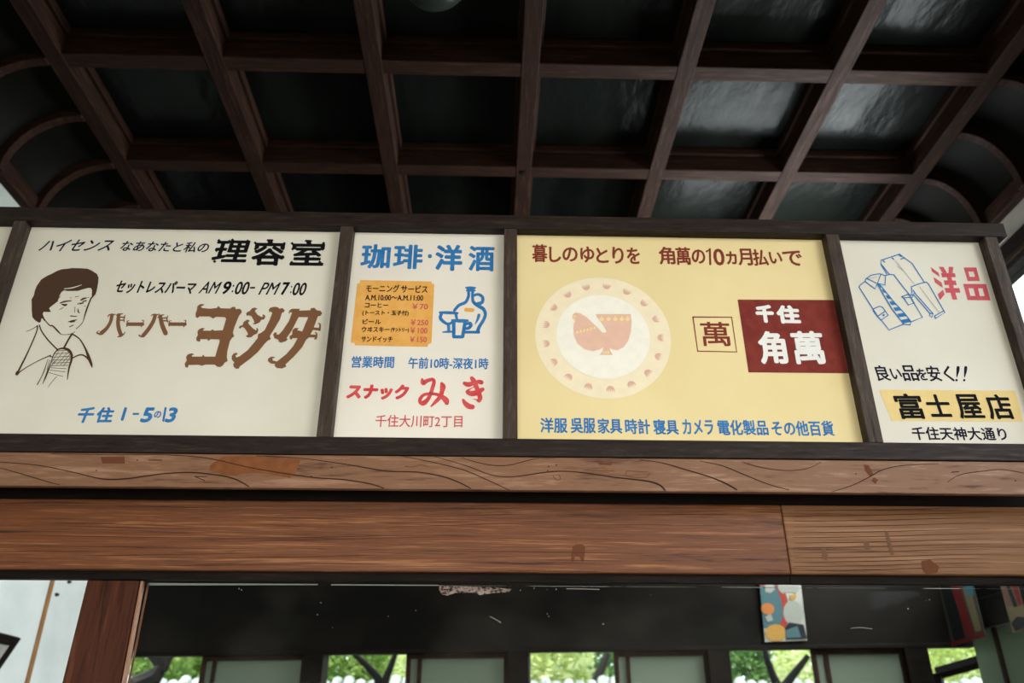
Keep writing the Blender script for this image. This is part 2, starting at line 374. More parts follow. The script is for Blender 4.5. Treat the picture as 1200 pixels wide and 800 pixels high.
# frosted sliding doors
zt = atfar(300, 773).z
for n, (a, c_) in enumerate(((232, 355), (474, 595), (720, 832), (955, 1066))):
    ua, ub = fu(a), fu(c_)
    d = bpy.data.objects.new('door_%d' % (n+1), None); C.objects.link(d); d['kind'] = 'structure'
    d['label'] = 'frosted glass sliding door with dark frame in the far wall'; d['category'] = 'door'
    d.location = RZ @ Vector(((ua+ub)/2, .03, 0)); d.rotation_euler = (0, 0, ANG); cx = (ua+ub)/2
    hw = (ub-ua)/2; s = .028
    fpart('stile', MB().box(-hw, -hw+s, 0, .035, 0, zl-.012), 'door frame wood', d, bevel=.003)
    fpart('stile', MB().box(hw-s, hw, 0, .035, 0, zl-.012), 'door frame wood', d, bevel=.003)
    fpart('rail', MB().box(-hw+s, hw-s, 0, .035, zt, zl-.012), 'door frame wood', d)
    fpart('rail', MB().box(-hw+s, hw-s, 0, .035, 0, .15), 'door frame wood', d)
    fpart('glazing_bar', MB().box(-hw+s+.045, -hw+s+.07, .004, .03, .15, zt), 'door frame wood', d)
    fpart('frosted_pane', MB().box(-hw+s, hw-s, .018, .024, .15, zt), 'frosted glass', d)

wb = struct('wall_back', (0, -3.3, 0), 'wall behind with wide garden doors', 'wall')
part('lintel', MB().box(XL, XR, -3.3, -3.2, 2.05, 2.9), 'dark lintel wood', wb)
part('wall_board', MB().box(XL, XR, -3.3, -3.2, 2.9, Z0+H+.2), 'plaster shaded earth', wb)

# ================================================================= PARTITION
def wooden_beam(name, label, cat, x0, x1, y0, y1, z0, z1, mat, bev=.004):
    t = thing(name, label, cat, ((x0+x1)/2, y0, z0)); part('timber', MB().box(x0, x1, y0, y1, z0, z1), mat, t, bev); return t
zb2, zb2t = at(600, 670.5, 2.10).z, at(600, 560, 2.10).z
zu0, zu1 = at(600, 574, 2.0).z, at(600, 535.2, 2.0).z
b1 = wooden_beam('upper_lintel_beam', 'pale brown beam with dark wavy cracks directly under the sign boards', 'beam', XL, XR-.2, 2.0, 2.018, zu0, zu1, 'lintel wood upper', .002)
part('back_board', MB().box(XL, XR-.2, 2.16, 2.2, zu0-.0038, zu1-.001), 'dark wood trim', b1)
xj = at(921, 630, 2.10).x
b2 = wooden_beam('lower_lintel_beam', 'long reddish brown beam left of the joint, fine even grain', 'beam', XL, xj-.0008, 2.10, 2.22, zb2, zu0-.004, 'lintel wood lower')
b3 = wooden_beam('lower_lintel_beam', 'shorter stained beam piece right of the joint under the clothing sign', 'beam', xj+.0008, XR-.2, 2.101, 2.22, zb2+.0005, zu0-.004, 'lintel wood lower pale')
zg = at(600, 682, 2.14).z
part('rabbet_strip', MB().box(XL, xj-.001, 2.115, 2.135, zb2-.02, zb2-.0003), 'dark wood trim', b2)
part('rabbet_strip', MB().box(xj+.001, XR-.2, 2.115, 2.135, zb2-.02, zb2-.0003), 'dark wood trim', b3)

# post
pt = thing('wooden_post', 'reddish brown square post under the beam beside the pale wall', 'post', (at(130, 700, 2.12).x, 2.12, 0))
zp = zb2-.021
pl, pr = at(103, 676, 2.12).x, at(164, 676, 2.12).x
mb = MB(); e = .012
tl, trr = Vector((pl, 2.12, zp)), Vector((pr, 2.12, zp)); bl_, br_ = Vector((pl-.03, 2.12, 0)), Vector((pr+.03, 2.12, 0))
bk = Vector((0, .04, 0))
mb.hexa([tl, trr, br_, bl_, tl+bk, trr+bk, br_+bk, bl_+bk]); part('shaft', mb, 'post wood', pt, .003)
q = Vector((.007, 0, 0)); o_ = Vector((.0015, .003, 0))
part('edge_strip', MB().hexa([trr+o_, trr+o_+q, br_+o_+q, br_+o_, trr+o_+bk*.4, trr+o_+q+bk*.4, br_+o_+q+bk*.4, br_+o_+bk*.4]), 'post edge wood', pt, .002, label='paler strip along the right edge of the post')

# mirror under the beam, built as clear glass with the reflected room behind
gw = struct('mirror_glass', (0, 2.17, 0), 'old dusty glass under the lower beam, standing in for a mirror', 'window')
gx0, gx1, gz1 = at(170, 700, 2.17).x, XR-.25, zb2-.021
part('pane', MB().box(gx0, gx1, 2.165, 2.171, .9, gz1), 'old mirror glass', gw)
part('frame_bead', MB().hexa([at(172.5, 683.5, 2.16), at(175, 683.5, 2.16), at(146.5, 830, 2.16), at(143.5, 830, 2.16)] + [at(172.5, 683.5, 2.164), at(175, 683.5, 2.164), at(146.5, 830, 2.164), at(143.5, 830, 2.164)]), 'post edge wood', gw)
def strip(pts, Y, t=.002):   # flat pieces lying on the glass or boards; pts px quads
    mb = MB(); f = [at(x, y, Y) for x, y in pts]; mb.hexa(f+[p+Vector((0, t, 0)) for p in f]); return mb
part('bevel_edge', strip([(174, 682.8), (372, 684), (372, 685.2), (174, 685.5)], 2.162), 'glass bevel', gw)
part('bevel_edge', strip([(388, 684.2), (514, 685), (514, 686), (388, 685.6)], 2.162), 'glass bevel', gw)

# ---- flat artwork helpers: everything lies on a true plane Y = const
class Art:
    def __init__(s, Y): s.Y = Y; s.v = []; s.f = []; s.e = 0.0; s.cuts = []
    def cut(s): s.cuts.append((len(s.v), len(s.f))); s.e = 0.0; return s
    def P(s, x, y): return at(x, y, s.Y-s.e)
    def poly(s, pts, holes=None):
        s.e += 6e-6
        loops = [[Vector((p[0], -p[1], 0)) for p in pts]] + [[Vector((p[0], -p[1], 0)) for p in h] for h in (holes or [])]
        tris = tessellate_polygon(loops); flat = [p for l in loops for p in l]; n = len(s.v)
        s.v += [tuple(s.P(p.x, -p.y)) for p in flat]; s.f += [tuple(n+i for i in t) for t in tris]; return s
    def dot(s, x, y, r, ry=None, n=14):
        ry = ry or r
        return s.poly([(x+r*math.cos(2*math.pi*i/n), y+ry*math.sin(2*math.pi*i/n)) for i in range(n)])
    def stroke(s, pts, w=None, smooth=True, cap=True):
        """pts: (x,y[,w]) in photo pixels, w full width; Catmull-Rom smoothed ribbon with round ends"""
        s.e += 6e-6
        P = [(p[0], p[1], (p[2] if len(p) > 2 else w)) for p in pts]
        if smooth and len(P) > 2:
            Q = []
            for i in range(len(P)-1):
                p0, p1, p2, p3 = P[max(0, i-1)], P[i], P[i+1], P[min(len(P)-1, i+2)]
                for t in (0, .25, .5, .75):
                    Q.append(tuple(.5*((2*p1[k])+(-p0[k]+p2[k])*t+(2*p0[k]-5*p1[k]+4*p2[k]-p3[k])*t*t+(-p0[k]+3*p1[k]-3*p2[k]+p3[k])*t**3) for k in range(3)))
            Q.append(P[-1]); P = Q
        n = len(s.v); k = len(P)
        for i, p in enumerate(P):
            a, c = P[max(0, i-1)], P[min(k-1, i+1)]; dx, dy = c[0]-a[0], c[1]-a[1]; l = math.hypot(dx, dy) or 1; hw = p[2]/2
            s.v.append(tuple(s.P(p[0]-dy/l*hw, p[1]+dx/l*hw))); s.v.append(tuple(s.P(p[0]+dy/l*hw, p[1]-dx/l*hw)))
        for i in range(k-1): s.f.append((n+2*i, n+2*i+1, n+2*i+3, n+2*i+2))
        if cap:
            for p in (P[0], P[-1]):
                s.dot(p[0], p[1], p[2]/2, n=10)
            if not smooth:
                for p in P[1:-1]: s.dot(p[0], p[1], p[2]/2, n=10)
        return s
    def text(s, body, xl, yl, xr, yr, h, bold=0.0, shear=0.0, font_off=0.0):
        """fit the written string between its left and right mid points, h px tall; bold in px"""
        c = bpy.data.curves.new('lettering', 'FONT'); c.body = body; c.resolution_u = 3; c.offset = font_off
        o = bpy.data.objects.new('lettering', c); C.objects.link(o); bpy.context.view_layer.update()
        me = bpy.data.meshes.new_from_object(o); C.objects.unlink(o); bpy.data.objects.remove(o); bpy.data.curves.remove(c)
        xs = [v.co.x for v in me.vertices]; ys = [v.co.y for v in me.vertices]
        x0, x1, y0, y1 = min(xs), max(xs), min(ys), max(ys); fs = [tuple(p.vertices) for p in me.polygons]
        offs = [(0, 0)] if not bold else [(bold*math.cos(a*math.pi/4), bold*math.sin(a*math.pi/4)) for a in range(8)]
        e0 = s.e
        for ox, oy in offs:
            s.e += 1e-5
            n = len(s.v)
            xl2, xr2 = xl+bold, xr-bold; hh = h-2*bold
            A, B = s.P(xl2, yl), s.P(xr2, yr); xm, ym = (xl2+xr2)/2, (yl+yr)/2
            up = s.P(xm, ym-hh/2).z-s.P(xm, ym+hh/2).z; pxw = (B-A).length/max(1, (xr2-xl2))
            for v in me.vertices:
                u = (v.co.x-x0)/(x1-x0); t = (v.co.y-y0)/(y1-y0)-.5
                s.v.append(tuple(A+(B-A)*u+Vector((t*up*shear+ox*pxw, 0, t*up+oy*pxw))))
            s.f += [tuple(n+i for i in f) for f in fs]
        bpy.data.meshes.remove(me); s.e = e0; return s
def art(name, a, mat, parent, label=None):
    first = None; cuts = [(0, 0)]+a.cuts+[(len(a.v), len(a.f))]
    for (v0, f0), (v1, f1) in zip(cuts, cuts[1:]):
        if f1 <= f0: continue
        mb = MB(); mb.v = a.v[v0:v1]; mb.f = []
        for f in a.f[f0:f1]:      # flat faces look towards the viewer's side of the board
            f = tuple(i-v0 for i in f); p, q, r = (Vector(mb.v[i]) for i in f[:3])
            mb.f.append(f if (q-p).cross(r-p).y < 0 else f[::-1])
        o = part(name, mb, mat, parent, label=label); first = first or o
    return first

# peeling patch, specks on the glass
a = Art(2.1625)
a.poly([(515, 685.5), (535, 686.5), (578, 688), (600, 690), (596, 693.5), (578, 694.5), (562, 697), (556, 694), (534, 694.5), (524, 697.5), (517, 696), (514.5, 690)])
o = art('peeling_patch', a, 'peeling backing', gw, 'mottled pinkish grey patch at the top of the glass')
a = Art(2.1625); random.seed(3)
for x, y in ((610, 691.5), (626, 689), (641, 690.5), (652, 690.3), (763, 696.5), (641, 719), (643, 722), (455, 722), (372, 720), (376, 706), (580, 726), (586, 729), (1085, 703.5), (1089, 702.5), (1064, 713), (280, 689.5), (283, 691), (707, 731), (685, 748), (390, 735), (487, 715)):
    a.dot(x+random.uniform(-.3, .3), y, random.uniform(.35, .9), n=7)
a.stroke([(664, 689.6), (684, 689.8), (702, 690.4)], 1.0); a.stroke([(997, 736), (1008, 735), (1022, 736.6)], .5); a.stroke([(574, 722), (580, 725), (587, 729)], .5)
o = art('dust_specks', a, 'speck', gw); o['kind'] = 'stuff'

# wood figure: dark wavy shakes and stains on the upper beam
a = Art(1.9993)
for pts in ([(0, 541, .8), (45, 545, .9), (85, 553, 1), (120, 561, 1.5), (150, 560.5, 1.6), (190, 555, 1.4), (225, 553.5, 1.4), (255, 556.5, 1.5), (275, 561, 1.6), (292, 570, 1.4)],
            [(0, 548, .7), (25, 555, 1), (55, 564, 1), (70, 568, .8)], [(60, 531.5, .6), (130, 532.5, .8), (200, 533, .8), (245, 537, 1), (290, 547, 1), (330, 554, 1.2), (370, 559.5, 1.3), (405, 562, 1.3), (435, 567, 1.4), (450, 572, 1.2)],
            [(300, 534, .6), (350, 536.5, .8), (400, 543, 1), (430, 548, 1.2), (455, 552, 1.3), (490, 553, 1.2), (520, 558.5, 1.4), (540, 566, 1.4), (552, 572.5, 1.2)],
            [(470, 534, .6), (510, 542, .9), (545, 551, .9), (575, 564, 1), (597, 574, .9)], [(510, 535, .6), (545, 545, .8), (575, 556, .9), (600, 558.5, 1), (640, 553, 1.4), (665, 552, 1), (690, 554.5, 1.2), (720, 559, 1.3), (755, 563, 1.8), (772, 567.5, 2), (780, 575, 1.6)],
            [(540, 536, .6), (570, 544, .9), (595, 545, .9), (620, 539, .9), (632, 536.5, .6)], [(750, 538.5, .6), (775, 542, 1), (800, 549, 1.3), (830, 558, 1.3), (850, 566, 1.8), (864, 574, 1.6)],
            [(820, 540, .7), (845, 545, .9), (870, 555, 1), (900, 567, .9), (925, 574, .8)], [(870, 541, .6), (890, 547, .8), (920, 551, .8), (945, 549, .8), (962, 541.5, .6)],
            [(975, 576, .7), (1000, 568, 1), (1020, 558, 1.2), (1035, 550, 1), (1060, 545, .8), (1100, 543, .6)], [(1110, 565, .6), (1125, 556, .8), (1150, 552, .8), (1175, 550, .8), (1200, 554, .6)]):
    a.stroke(pts, smooth=True, cap=False)
for x, y in ((113, 551), (161, 539), (389, 547.5), (365, 558), (1003, 555), (1190, 563), (643, 546.5), (642, 551), (652, 545)): a.dot(x, y, 1.0, .8, n=7)
for pts in ([(174, 539), (190, 539)], [(228, 558.5), (243, 558)], [(1115, 553), (1124, 552.5)], [(228, 558), (240, 563)]): a.stroke(pts, .9, cap=False)
o = art('cracks', a, 'crack brown', b1, 'dark wavy cracks in the beam'); o['kind'] = 'stuff'
a = Art(1.9995)
a.poly([(246, 545), (262, 534.5), (300, 534.5), (352, 538.5), (346, 555), (340, 560), (300, 553.5), (268, 557.5), (245, 551)])
art('stripped_patch', a, 'stain orange', b1, 'orange brown patch near the left of the beam')
a = Art(1.9994)
for pts in ([(700, 541.5), (717, 542), (717, 545), (702, 544.5)], [(118, 535), (146, 535), (146, 543), (120, 543)], [(1012, 544), (1018, 545), (1024, 556), (1019, 558), (1014, 551)], [(1024, 559), (1029, 562), (1026, 567), (1021, 563)]): a.poly(pts)
for pts in ([(474, 546), (484, 547), (492, 544.5), (503, 547)], [(735, 551.5), (733, 556), (740, 559), (757, 559), (760, 556), (762, 553)], [(735, 551.5), (760, 553)], [(648, 557), (652, 562), (657, 561), (655, 556)], [(684, 550.5), (700, 551.5), (720, 551.5)]): a.stroke(pts, .8, cap=False)
art('scuff_marks', a, 'stain dark red', b1)['kind'] = 'stuff'
# shakes, scuffs on the lower beams
a = Art(2.0993); random.seed(5)
for k in range(34):
    x0 = random.uniform(-20, 860); y0 = random.uniform(590, 668); l = random.uniform(90, 260); yy0 = y0
    pts = []
    for j in range(7):
        yb = y0 + 5*math.sin((x0+j*l/6)/140+y0*.06)*(1-(y0-588)/120)
        pts.append((x0+j*l/6, min(670, max(589, yb)), .15+.45*math.sin(math.pi*j/6)))
    if pts[-1][0] < 915: a.stroke(pts, cap=False)
art('grain_shakes', a, 'crack brown', b2)['kind'] = 'stuff'
a = Art(2.0994)
a.poly([(671, 640), (675, 637.5), (683, 637.5), (686, 641), (685, 652), (683, 660), (679, 652), (674, 652), (671, 660), (669, 654)])
art('stain', a, 'stain dark red', b2)['kind'] = 'stuff'
a = Art(2.1003)
for k, y0 in enumerate((597, 603, 609, 615.5, 622.5, 628, 634.5, 640, 646, 652, 657, 662, 667)):
    a.stroke([(930, y0+1.5, .3), (985, y0+1, .7), (1040, y0, .7), (1100, y0-1.5-.3*k*.2, .5), (1160, y0-3, .2)], cap=False)
art('grain_shakes', a, 'crack brown', b3)['kind'] = 'stuff'
a = Art(2.1)
for pts in ([(962, 642), (967, 641), (970, 650), (969, 657), (964, 654)], [(1037, 621), (1041, 624), (1048, 650), (1044, 650), (1039, 633)], [(1012, 635), (1018, 634), (1020, 643), (1014, 645)]): a.poly(pts)
art('stain', a, 'stain grey', b3)['kind'] = 'stuff'
a = Art(2.1)
a.poly([(1080, 657), (1090, 655.5), (1101, 664), (1098, 671), (1086, 673), (1081, 667)]); art('stain', a, 'stain dark red', b3)['kind'] = 'stuff'

# ================================================================= SIGN FRAME
YF = 1.994; YB = 2.028
zf0 = zu1+.0005; zf1 = at(600, 513.5, YF).z; zf2 = at(600, 267.5, YF).z; zf3 = at(600, 251.8, YF).z
fr = thing('sign_frame', 'long dark brown wooden frame holding five painted boards on the beam', 'frame', (0, YF, zf0))  # wooden sign frame that the boards are set into
xr_out = at(1161, 270, YF).x; xr_in = at(1152, 279, YF).x-.0
xe = at(1160, 265, YF).x
part('bottom_rail', MB().box(XL, xe+.045, YF, YF+.06, zf0, zf1), 'sign frame wood', fr, .002)
part('top_rail', MB().box(XL, xe+.045, YF, YF+.06, zf2, zf3), 'sign frame wood', fr, .002)
mull = []
for (l, lt, r, rt_) in ((9.5, 268, 30, 267.5), (398.5, 268.5, 413.5, 269), (591, 272, 606, 272), (969, 279, 984.5, 280)):
    x0, x1 = at(l, lt+1, YF).x, at(r, rt_+1, YF).x
    if l < 20: x0, x1 = -1.398, -1.364
    mull.append((x0, x1)); part('mullion', MB().box(x0, x1, YF+.0015, YF+.055, zf1+.0002, zf2-.0002), 'sign frame stile wood', fr, .0015)
xs0 = at(1154.5, 279, YF).x
part('end_stile', MB().box(xs0, xe+.012, YF+.0015, YF+.058, zf1+.0002, zf2-.0002), 'sign frame stile wood', fr, .002)
part('backing_board', MB().box(XL, xs0+.02, YB+.008, YB+.024, zf0+.002, zf3-.002), 'dark wood trim', fr)

def board(label, x0, x1, mat):
    t = thing('sign_board', label, 'sign', ((x0+x1)/2, YB, zf1), 'painted advertising boards above the beam')
    part('board', MB().box(x0+.0004, x1-.0004, YB, YB+.006, zf1+.0004, zf2-.0004), mat, t); return t
YA = YB-.0005; YA1 = YB-.0011; YA2 = YB-.0016
s0 = board('blank cream sign board cut off at the far left edge', mull[0][0]-.55, mull[0][0], 'cream painted board')
s1 = board('cream barber shop sign board with brown portrait of a man', mull[0][1], mull[1][0], 'cream painted board')
s2 = board('narrow white coffee bar sign board with orange price card and blue bottle', mull[1][1], mull[2][0], 'warm white painted board')
s3 = board('large yellow department store sign board with round bird plate motif', mull[2][1], mull[3][0], 'yellow painted board')
s4 = board('white clothing shop sign board with blue shirt and trousers drawing', mull[3][1], xs0, 'cream painted board')

# ---------------- board 1 : barber
A = Art(YA)
A.text('ハイセンス', 49, 287.5, 132.5, 287, 14, .35, .35); A.cut(); A.text('なあなたと私の', 142, 288, 245, 290, 12.5, .3, .2)
art('lettering', A, 'navy ink', s1, 'thin slanted dark blue script line')
A = Art(YA)
A.text('理', 250.5, 294, 292, 294.5, 26, .95, .12); A.text('容', 295.5, 296, 334.5, 296.5, 30, 1.15); A.text('室', 341, 296.5, 380.5, 297, 29, 1.0)
zz = zoomer(245, 270, 8.571)
A.stroke([(313.8, 281.4), (319.2, 281.6)], 2.6); A.stroke([(358.5, 282.2), (364.4, 282.4)], 2.6)
for x, y in ((100, 100), (205, 108), (235, 95), (388, 105), (370, 208), (55, 310), (170, 305), (345, 308), (75, 200), (465, 125), (755, 130), (742, 185), (465, 185), (440, 275), (740, 262), (495, 335), (672, 340), (680, 285), (490, 290), (835, 130), (1150, 128), (1140, 188), (840, 185), (830, 335), (1105, 338), (1100, 250), (860, 245), (878, 285), (1050, 280), (830, 320), (1112, 318)):
    (px, py), = zz([(x, y)]); A.poly([(px-2.1, py), (px, py-2.0), (px+2.1, py), (px, py+2.0)])
art('lettering', A, 'black ink', s1, 'heavy black decorative characters')
A = Art(YA)
A.text('セットレスパーマ', 136, 335.5, 229, 337.5, 15.5, .5, .15); A.cut(); A.text('AM', 236, 336.5, 257, 337, 14, .2, .3)
A.text('9', 261, 337, 270.5, 337, 15.5, .7, .15); A.text(':', 272, 338, 274, 338, 9, .1); A.text('00', 276, 337.3, 292, 337.5, 15.5, .4, .15); A.text('-', 293, 337, 299, 337, 2.0, .2)
A.cut(); A.text('PM', 306, 338, 326, 338, 14.5, .2, .3); A.text('7', 330, 338, 338.5, 338, 15.5, .7, .1); A.text(':', 340.5, 339, 342, 339, 9, .1); A.text('00', 343.5, 338.5, 359, 338.5, 15.5, .4, .15)
art('lettering', A, 'black ink', s1, 'small black line of service and hours')
A = Art(YA); z = zoomer(105, 355, 10)
for p in ([(262, 142, 44), (245, 220, 38), (200, 295, 42), (140, 350, 50)], [(340, 140, 42), (333, 230, 44), (345, 310, 48), (368, 372, 46)], [(448, 247, 42), (620, 247, 42)], [(768, 145, 42), (745, 215, 44), (690, 305, 46), (628, 380, 46)], [(828, 155, 44), (848, 250, 52), (890, 352, 54)], [(940, 246, 42), (1118, 247, 42)]):
    A.stroke([(x, y, w/10) for x, y, w in z(p)], cap=True)
for p in ([(215, 160, 10), (232, 138, 16), (300, 132, 12)], [(315, 140, 12), (350, 132, 20), (388, 124, 10)], [(330, 394, 12), (365, 385, 24), (400, 362, 14), (416, 338, 8)], [(88, 352, 18), (86, 340, 10), (112, 324, 8)], [(88, 350, 20), (120, 366, 20)], [(362, 166, 16), (410, 166, 16)], [(362, 200, 16), (405, 200, 16)], [(414, 142, 10), (404, 180, 14), (404, 218, 12)], [(444, 228, 16), (440, 212, 10), (462, 206, 8)], [(440, 250, 14), (434, 274, 12)], [(622, 250, 14), (632, 206, 12), (612, 202, 8)], [(610, 265, 14), (606, 280, 8)],
          [(722, 148, 10), (745, 134, 16), (800, 136, 14), (818, 126, 8)], [(800, 170, 12), (840, 146, 20), (872, 134, 8)], [(582, 370, 10), (580, 380, 16), (612, 392, 22)], [(862, 176, 16), (908, 172, 16)], [(868, 207, 16), (912, 207, 16)], [(916, 148, 10), (906, 180, 14), (914, 222, 14)], [(940, 230, 16), (930, 212, 10), (956, 206, 8)], [(938, 255, 14), (928, 272, 10)], [(1116, 250, 14), (1128, 206, 12), (1108, 202, 8)], [(1105, 262, 14), (1104, 280, 8)]):
    A.stroke([(x, y, w/10) for x, y, w in z(p)])
YOz = zoomer(210, 345, 8.42); SIz = zoomer(290, 345, 8.42)
A.poly(YOz([(250, 100), (235, 93), (205, 95), (180, 115), (175, 150), (162, 185), (162, 220), (180, 233), (200, 216), (300, 216), (333, 237), (365, 220), (448, 222), (464, 238), (430, 352), (345, 356), (328, 342), (312, 356), (240, 356), (236, 345), (258, 337), (230, 328), (195, 342), (180, 365), (184, 400), (168, 430), (172, 458), (205, 466), (210, 440), (275, 440), (288, 458), (312, 440), (395, 442), (400, 460), (355, 612), (250, 612), (238, 592), (222, 612), (130, 612), (122, 600), (150, 592), (125, 578), (85, 590), (68, 615), (75, 650), (55, 680), (60, 715), (85, 723), (92, 695), (190, 692), (222, 702), (260, 690), (350, 690), (375, 712), (405, 715), (435, 695), (445, 675), (478, 655), (470, 620), (475, 560), (500, 460), (520, 430), (543, 412), (530, 375), (545, 320), (590, 210), (618, 175), (610, 148), (590, 140), (560, 145), (550, 122), (530, 120), (500, 138), (410, 135), (385, 112), (372, 132), (300, 140), (225, 132), (215, 118), (235, 108)]))
A.poly(SIz([(-14, 190), (0, 170), (20, 165), (45, 135), (75, 128), (100, 140), (80, 150), (75, 165), (100, 200), (140, 222), (155, 215), (145, 200), (160, 195), (178, 215), (165, 245), (135, 250), (120, 275), (80, 293), (50, 290), (68, 275), (62, 255), (40, 215), (15, 205), (-5, 210)]))
A.poly(SIz([(-89, 330), (-72, 306), (-50, 304), (-36, 268), (0, 245), (28, 262), (10, 268), (8, 285), (50, 330), (80, 352), (92, 348), (85, 332), (100, 330), (108, 350), (95, 385), (60, 400), (40, 420), (5, 424), (-18, 410), (5, 395), (0, 375), (-30, 330), (-50, 318), (-70, 335)]))
A.poly(SIz([(210, 150), (225, 130), (265, 120), (300, 125), (315, 140), (345, 132), (368, 155), (360, 172), (340, 180), (320, 245), (270, 330), (220, 410), (232, 440), (200, 455), (170, 485), (100, 570), (30, 630), (-50, 690), (-75, 708), (-85, 730), (-110, 733), (-135, 715), (-142, 690), (-130, 670), (-155, 640), (-155, 605), (-135, 580), (-105, 572), (-98, 590), (-118, 600), (-110, 620), (-80, 610), (0, 550), (60, 480), (100, 430), (105, 388), (130, 380), (170, 350), (215, 260), (245, 180), (225, 165), (215, 178)]))
A.poly(SIz([(405, 185), (415, 155), (440, 140), (520, 140), (510, 158), (620, 155), (625, 135), (660, 130), (685, 155), (720, 160), (738, 185), (720, 210), (695, 215), (660, 310), (640, 360), (600, 430), (580, 445), (540, 520), (460, 610), (375, 690), (385, 710), (340, 730), (290, 725), (265, 700), (275, 685), (230, 680), (200, 655), (205, 630), (235, 612), (270, 615), (265, 628), (245, 628), (250, 650), (290, 660), (380, 590), (450, 510), (495, 430), (440, 430), (440, 445), (420, 440), (415, 410), (440, 395), (445, 350), (470, 328), (508, 332), (490, 350), (540, 365), (600, 222), (505, 222), (490, 250), (440, 350), (385, 430), (398, 440), (380, 460), (330, 475), (310, 465), (305, 445), (265, 430), (253, 395), (268, 372), (290, 375), (285, 392), (310, 395), (350, 350), (410, 260), (440, 180), (420, 172), (414, 190)]))
for p in ([(635, 335, 28), (705, 342, 26)], [(700, 285, 10), (716, 296, 16), (712, 350, 20)], [(600, 407, 30), (670, 410, 28)], [(668, 375, 10), (682, 385, 14), (676, 430, 20), (660, 438, 10)]):
    A.stroke([(x, y, w/8.42) for x, y, w in SIz(p)])
art('lettering', A, 'brown ink', s1, 'large brown curled display lettering')
A = Art(YA)
A.text('千', 91, 486, 110, 486, 19, .8, .15); A.text('住', 113, 486, 133, 486, 18.5, .8, .05); A.stroke([(147.2, 478.5), (143.2, 491.3)], 3.4); A.text('-', 155.5, 484.8, 163, 484.8, 2.4, .3)
A.text('5', 166.5, 486, 179.5, 486, 18, 1.0, .15); A.text('の', 180.5, 485.5, 189, 485.5, 8.4, .35); A.stroke([(194, 478), (191.4, 492.8)], 2.5); A.text('3', 195.5, 486, 207, 486, 18, .9, .15)
art('lettering', A, 'blue ink', s1, 'blue address line')
# portrait
A = Art(YA); z = zoomer(30, 305, 11.43)
A.poly(z([(90, 760), (82, 680), (80, 520), (110, 470), (125, 400), (150, 340), (210, 255), (290, 205), (350, 180), (420, 140), (490, 118), (560, 112), (620, 102), (740, 105), (830, 110), (890, 138), (915, 155), (955, 180), (978, 230), (972, 300), (960, 370), (940, 450), (905, 490), (872, 530), (885, 480), (890, 400), (875, 370), (840, 368), (760, 390), (700, 408), (560, 410), (515, 400), (480, 425), (455, 470), (430, 550), (350, 610), (315, 640), (340, 690), (300, 690), (240, 690), (230, 720), (245, 760), (262, 800), (250, 802), (225, 775), (212, 780), (205, 820), (183, 836), (130, 805)]))
for p, in (([(460, 572, 10), (520, 552, 18), (612, 540, 10)],), ([(480, 585, 8), (525, 598, 26), (552, 590, 14)],), ([(452, 660, 6), (505, 632, 8)],), ([(738, 535, 12), (770, 515, 22), (815, 502, 12)],), ([(835, 497, 8), (850, 495, 6)],), ([(765, 552, 12), (812, 540, 14)],), ([(728, 578, 18), (772, 570, 14)],), ([(697, 590, 8), (712, 570, 8)],), ([(662, 620, 6), (658, 695, 6)],), ([(703, 650, 8), (705, 685, 16), (722, 705, 8)],), ([(600, 746, 8), (620, 740, 8), (640, 750, 10), (686, 748, 8)],), ([(595, 503, 5), (615, 500, 5)],), ([(668, 490, 8), (712, 478, 5)],), ([(408, 540, 4), (440, 510, 6), (470, 470, 4)],), ([(788, 612, 8), (800, 610, 6)],),
         ([(880, 500, 16), (850, 570, 16), (815, 665, 18), (775, 800, 8)],)):
    A.stroke([(x, y, w*1.2/11.43) for x, y, w in z(p)])
z = zoomer(0, 260, 5.714)
for p in ([(458, 668, 4), (485, 662, 9), (514, 655, 4)], [(470, 672, 3), (500, 667, 5)], [(466, 702, 5), (490, 690, 5)], [(475, 630, 4), (510, 632, 4)]):
    A.stroke([(x, y, w*1.2/5.714) for x, y, w in z(p)])
z = zoomer(10, 370, 8.89)
for p in ([(335, 0, 20), (352, 12, 16), (378, 46, 14)], [(385, 52, 8), (430, 100, 10), (460, 104, 12), (515, 160, 14), (550, 192, 6), (600, 195, 5), (655, 188, 6)], [(795, -5, 5), (770, 70, 5), (705, 135, 6)], [(692, 165, 5), (665, 185, 5)], [(185, 162, 4), (240, 140, 5), (302, 103, 7)],
          [(302, 103, 12), (290, 170, 10), (200, 380, 12), (90, 600, 16)], [(96, 590, 30), (86, 604, 26)], [(95, 600, 10), (180, 540, 7), (320, 462, 7), (440, 410, 9)], [(322, 96, 10), (345, 160, 11), (415, 255, 12), (510, 352, 12)], [(662, 188, 16), (625, 245, 14), (575, 338, 16)],
          [(660, 186, 12), (740, 240, 11), (800, 340, 15), (835, 430, 26), (862, 500, 20), (870, 536, 6)], [(668, 440, 9), (720, 412, 10), (775, 408, 12), (830, 450, 14), (862, 520, 8)], [(505, 352, 12), (560, 338, 14), (620, 352, 24), (655, 400, 22), (655, 460, 18), (630, 545, 14), (612, 662, 6)],
          [(512, 355, 10), (475, 395, 9), (440, 490, 7), (415, 560, 14), (385, 640, 12), (355, 708, 4)], [(425, 412, 7), (440, 425, 9), (462, 425, 7)], [(410, 455, 5), (395, 500, 5), (372, 568, 8), (345, 630, 6), (300, 715, 8)], [(500, 632, 4), (450, 690, 4), (412, 742, 3)], [(430, 460, 4), (400, 560, 4)]):
    A.stroke([(x, y, w*1.25/8.89) for x, y, w in z(p)])
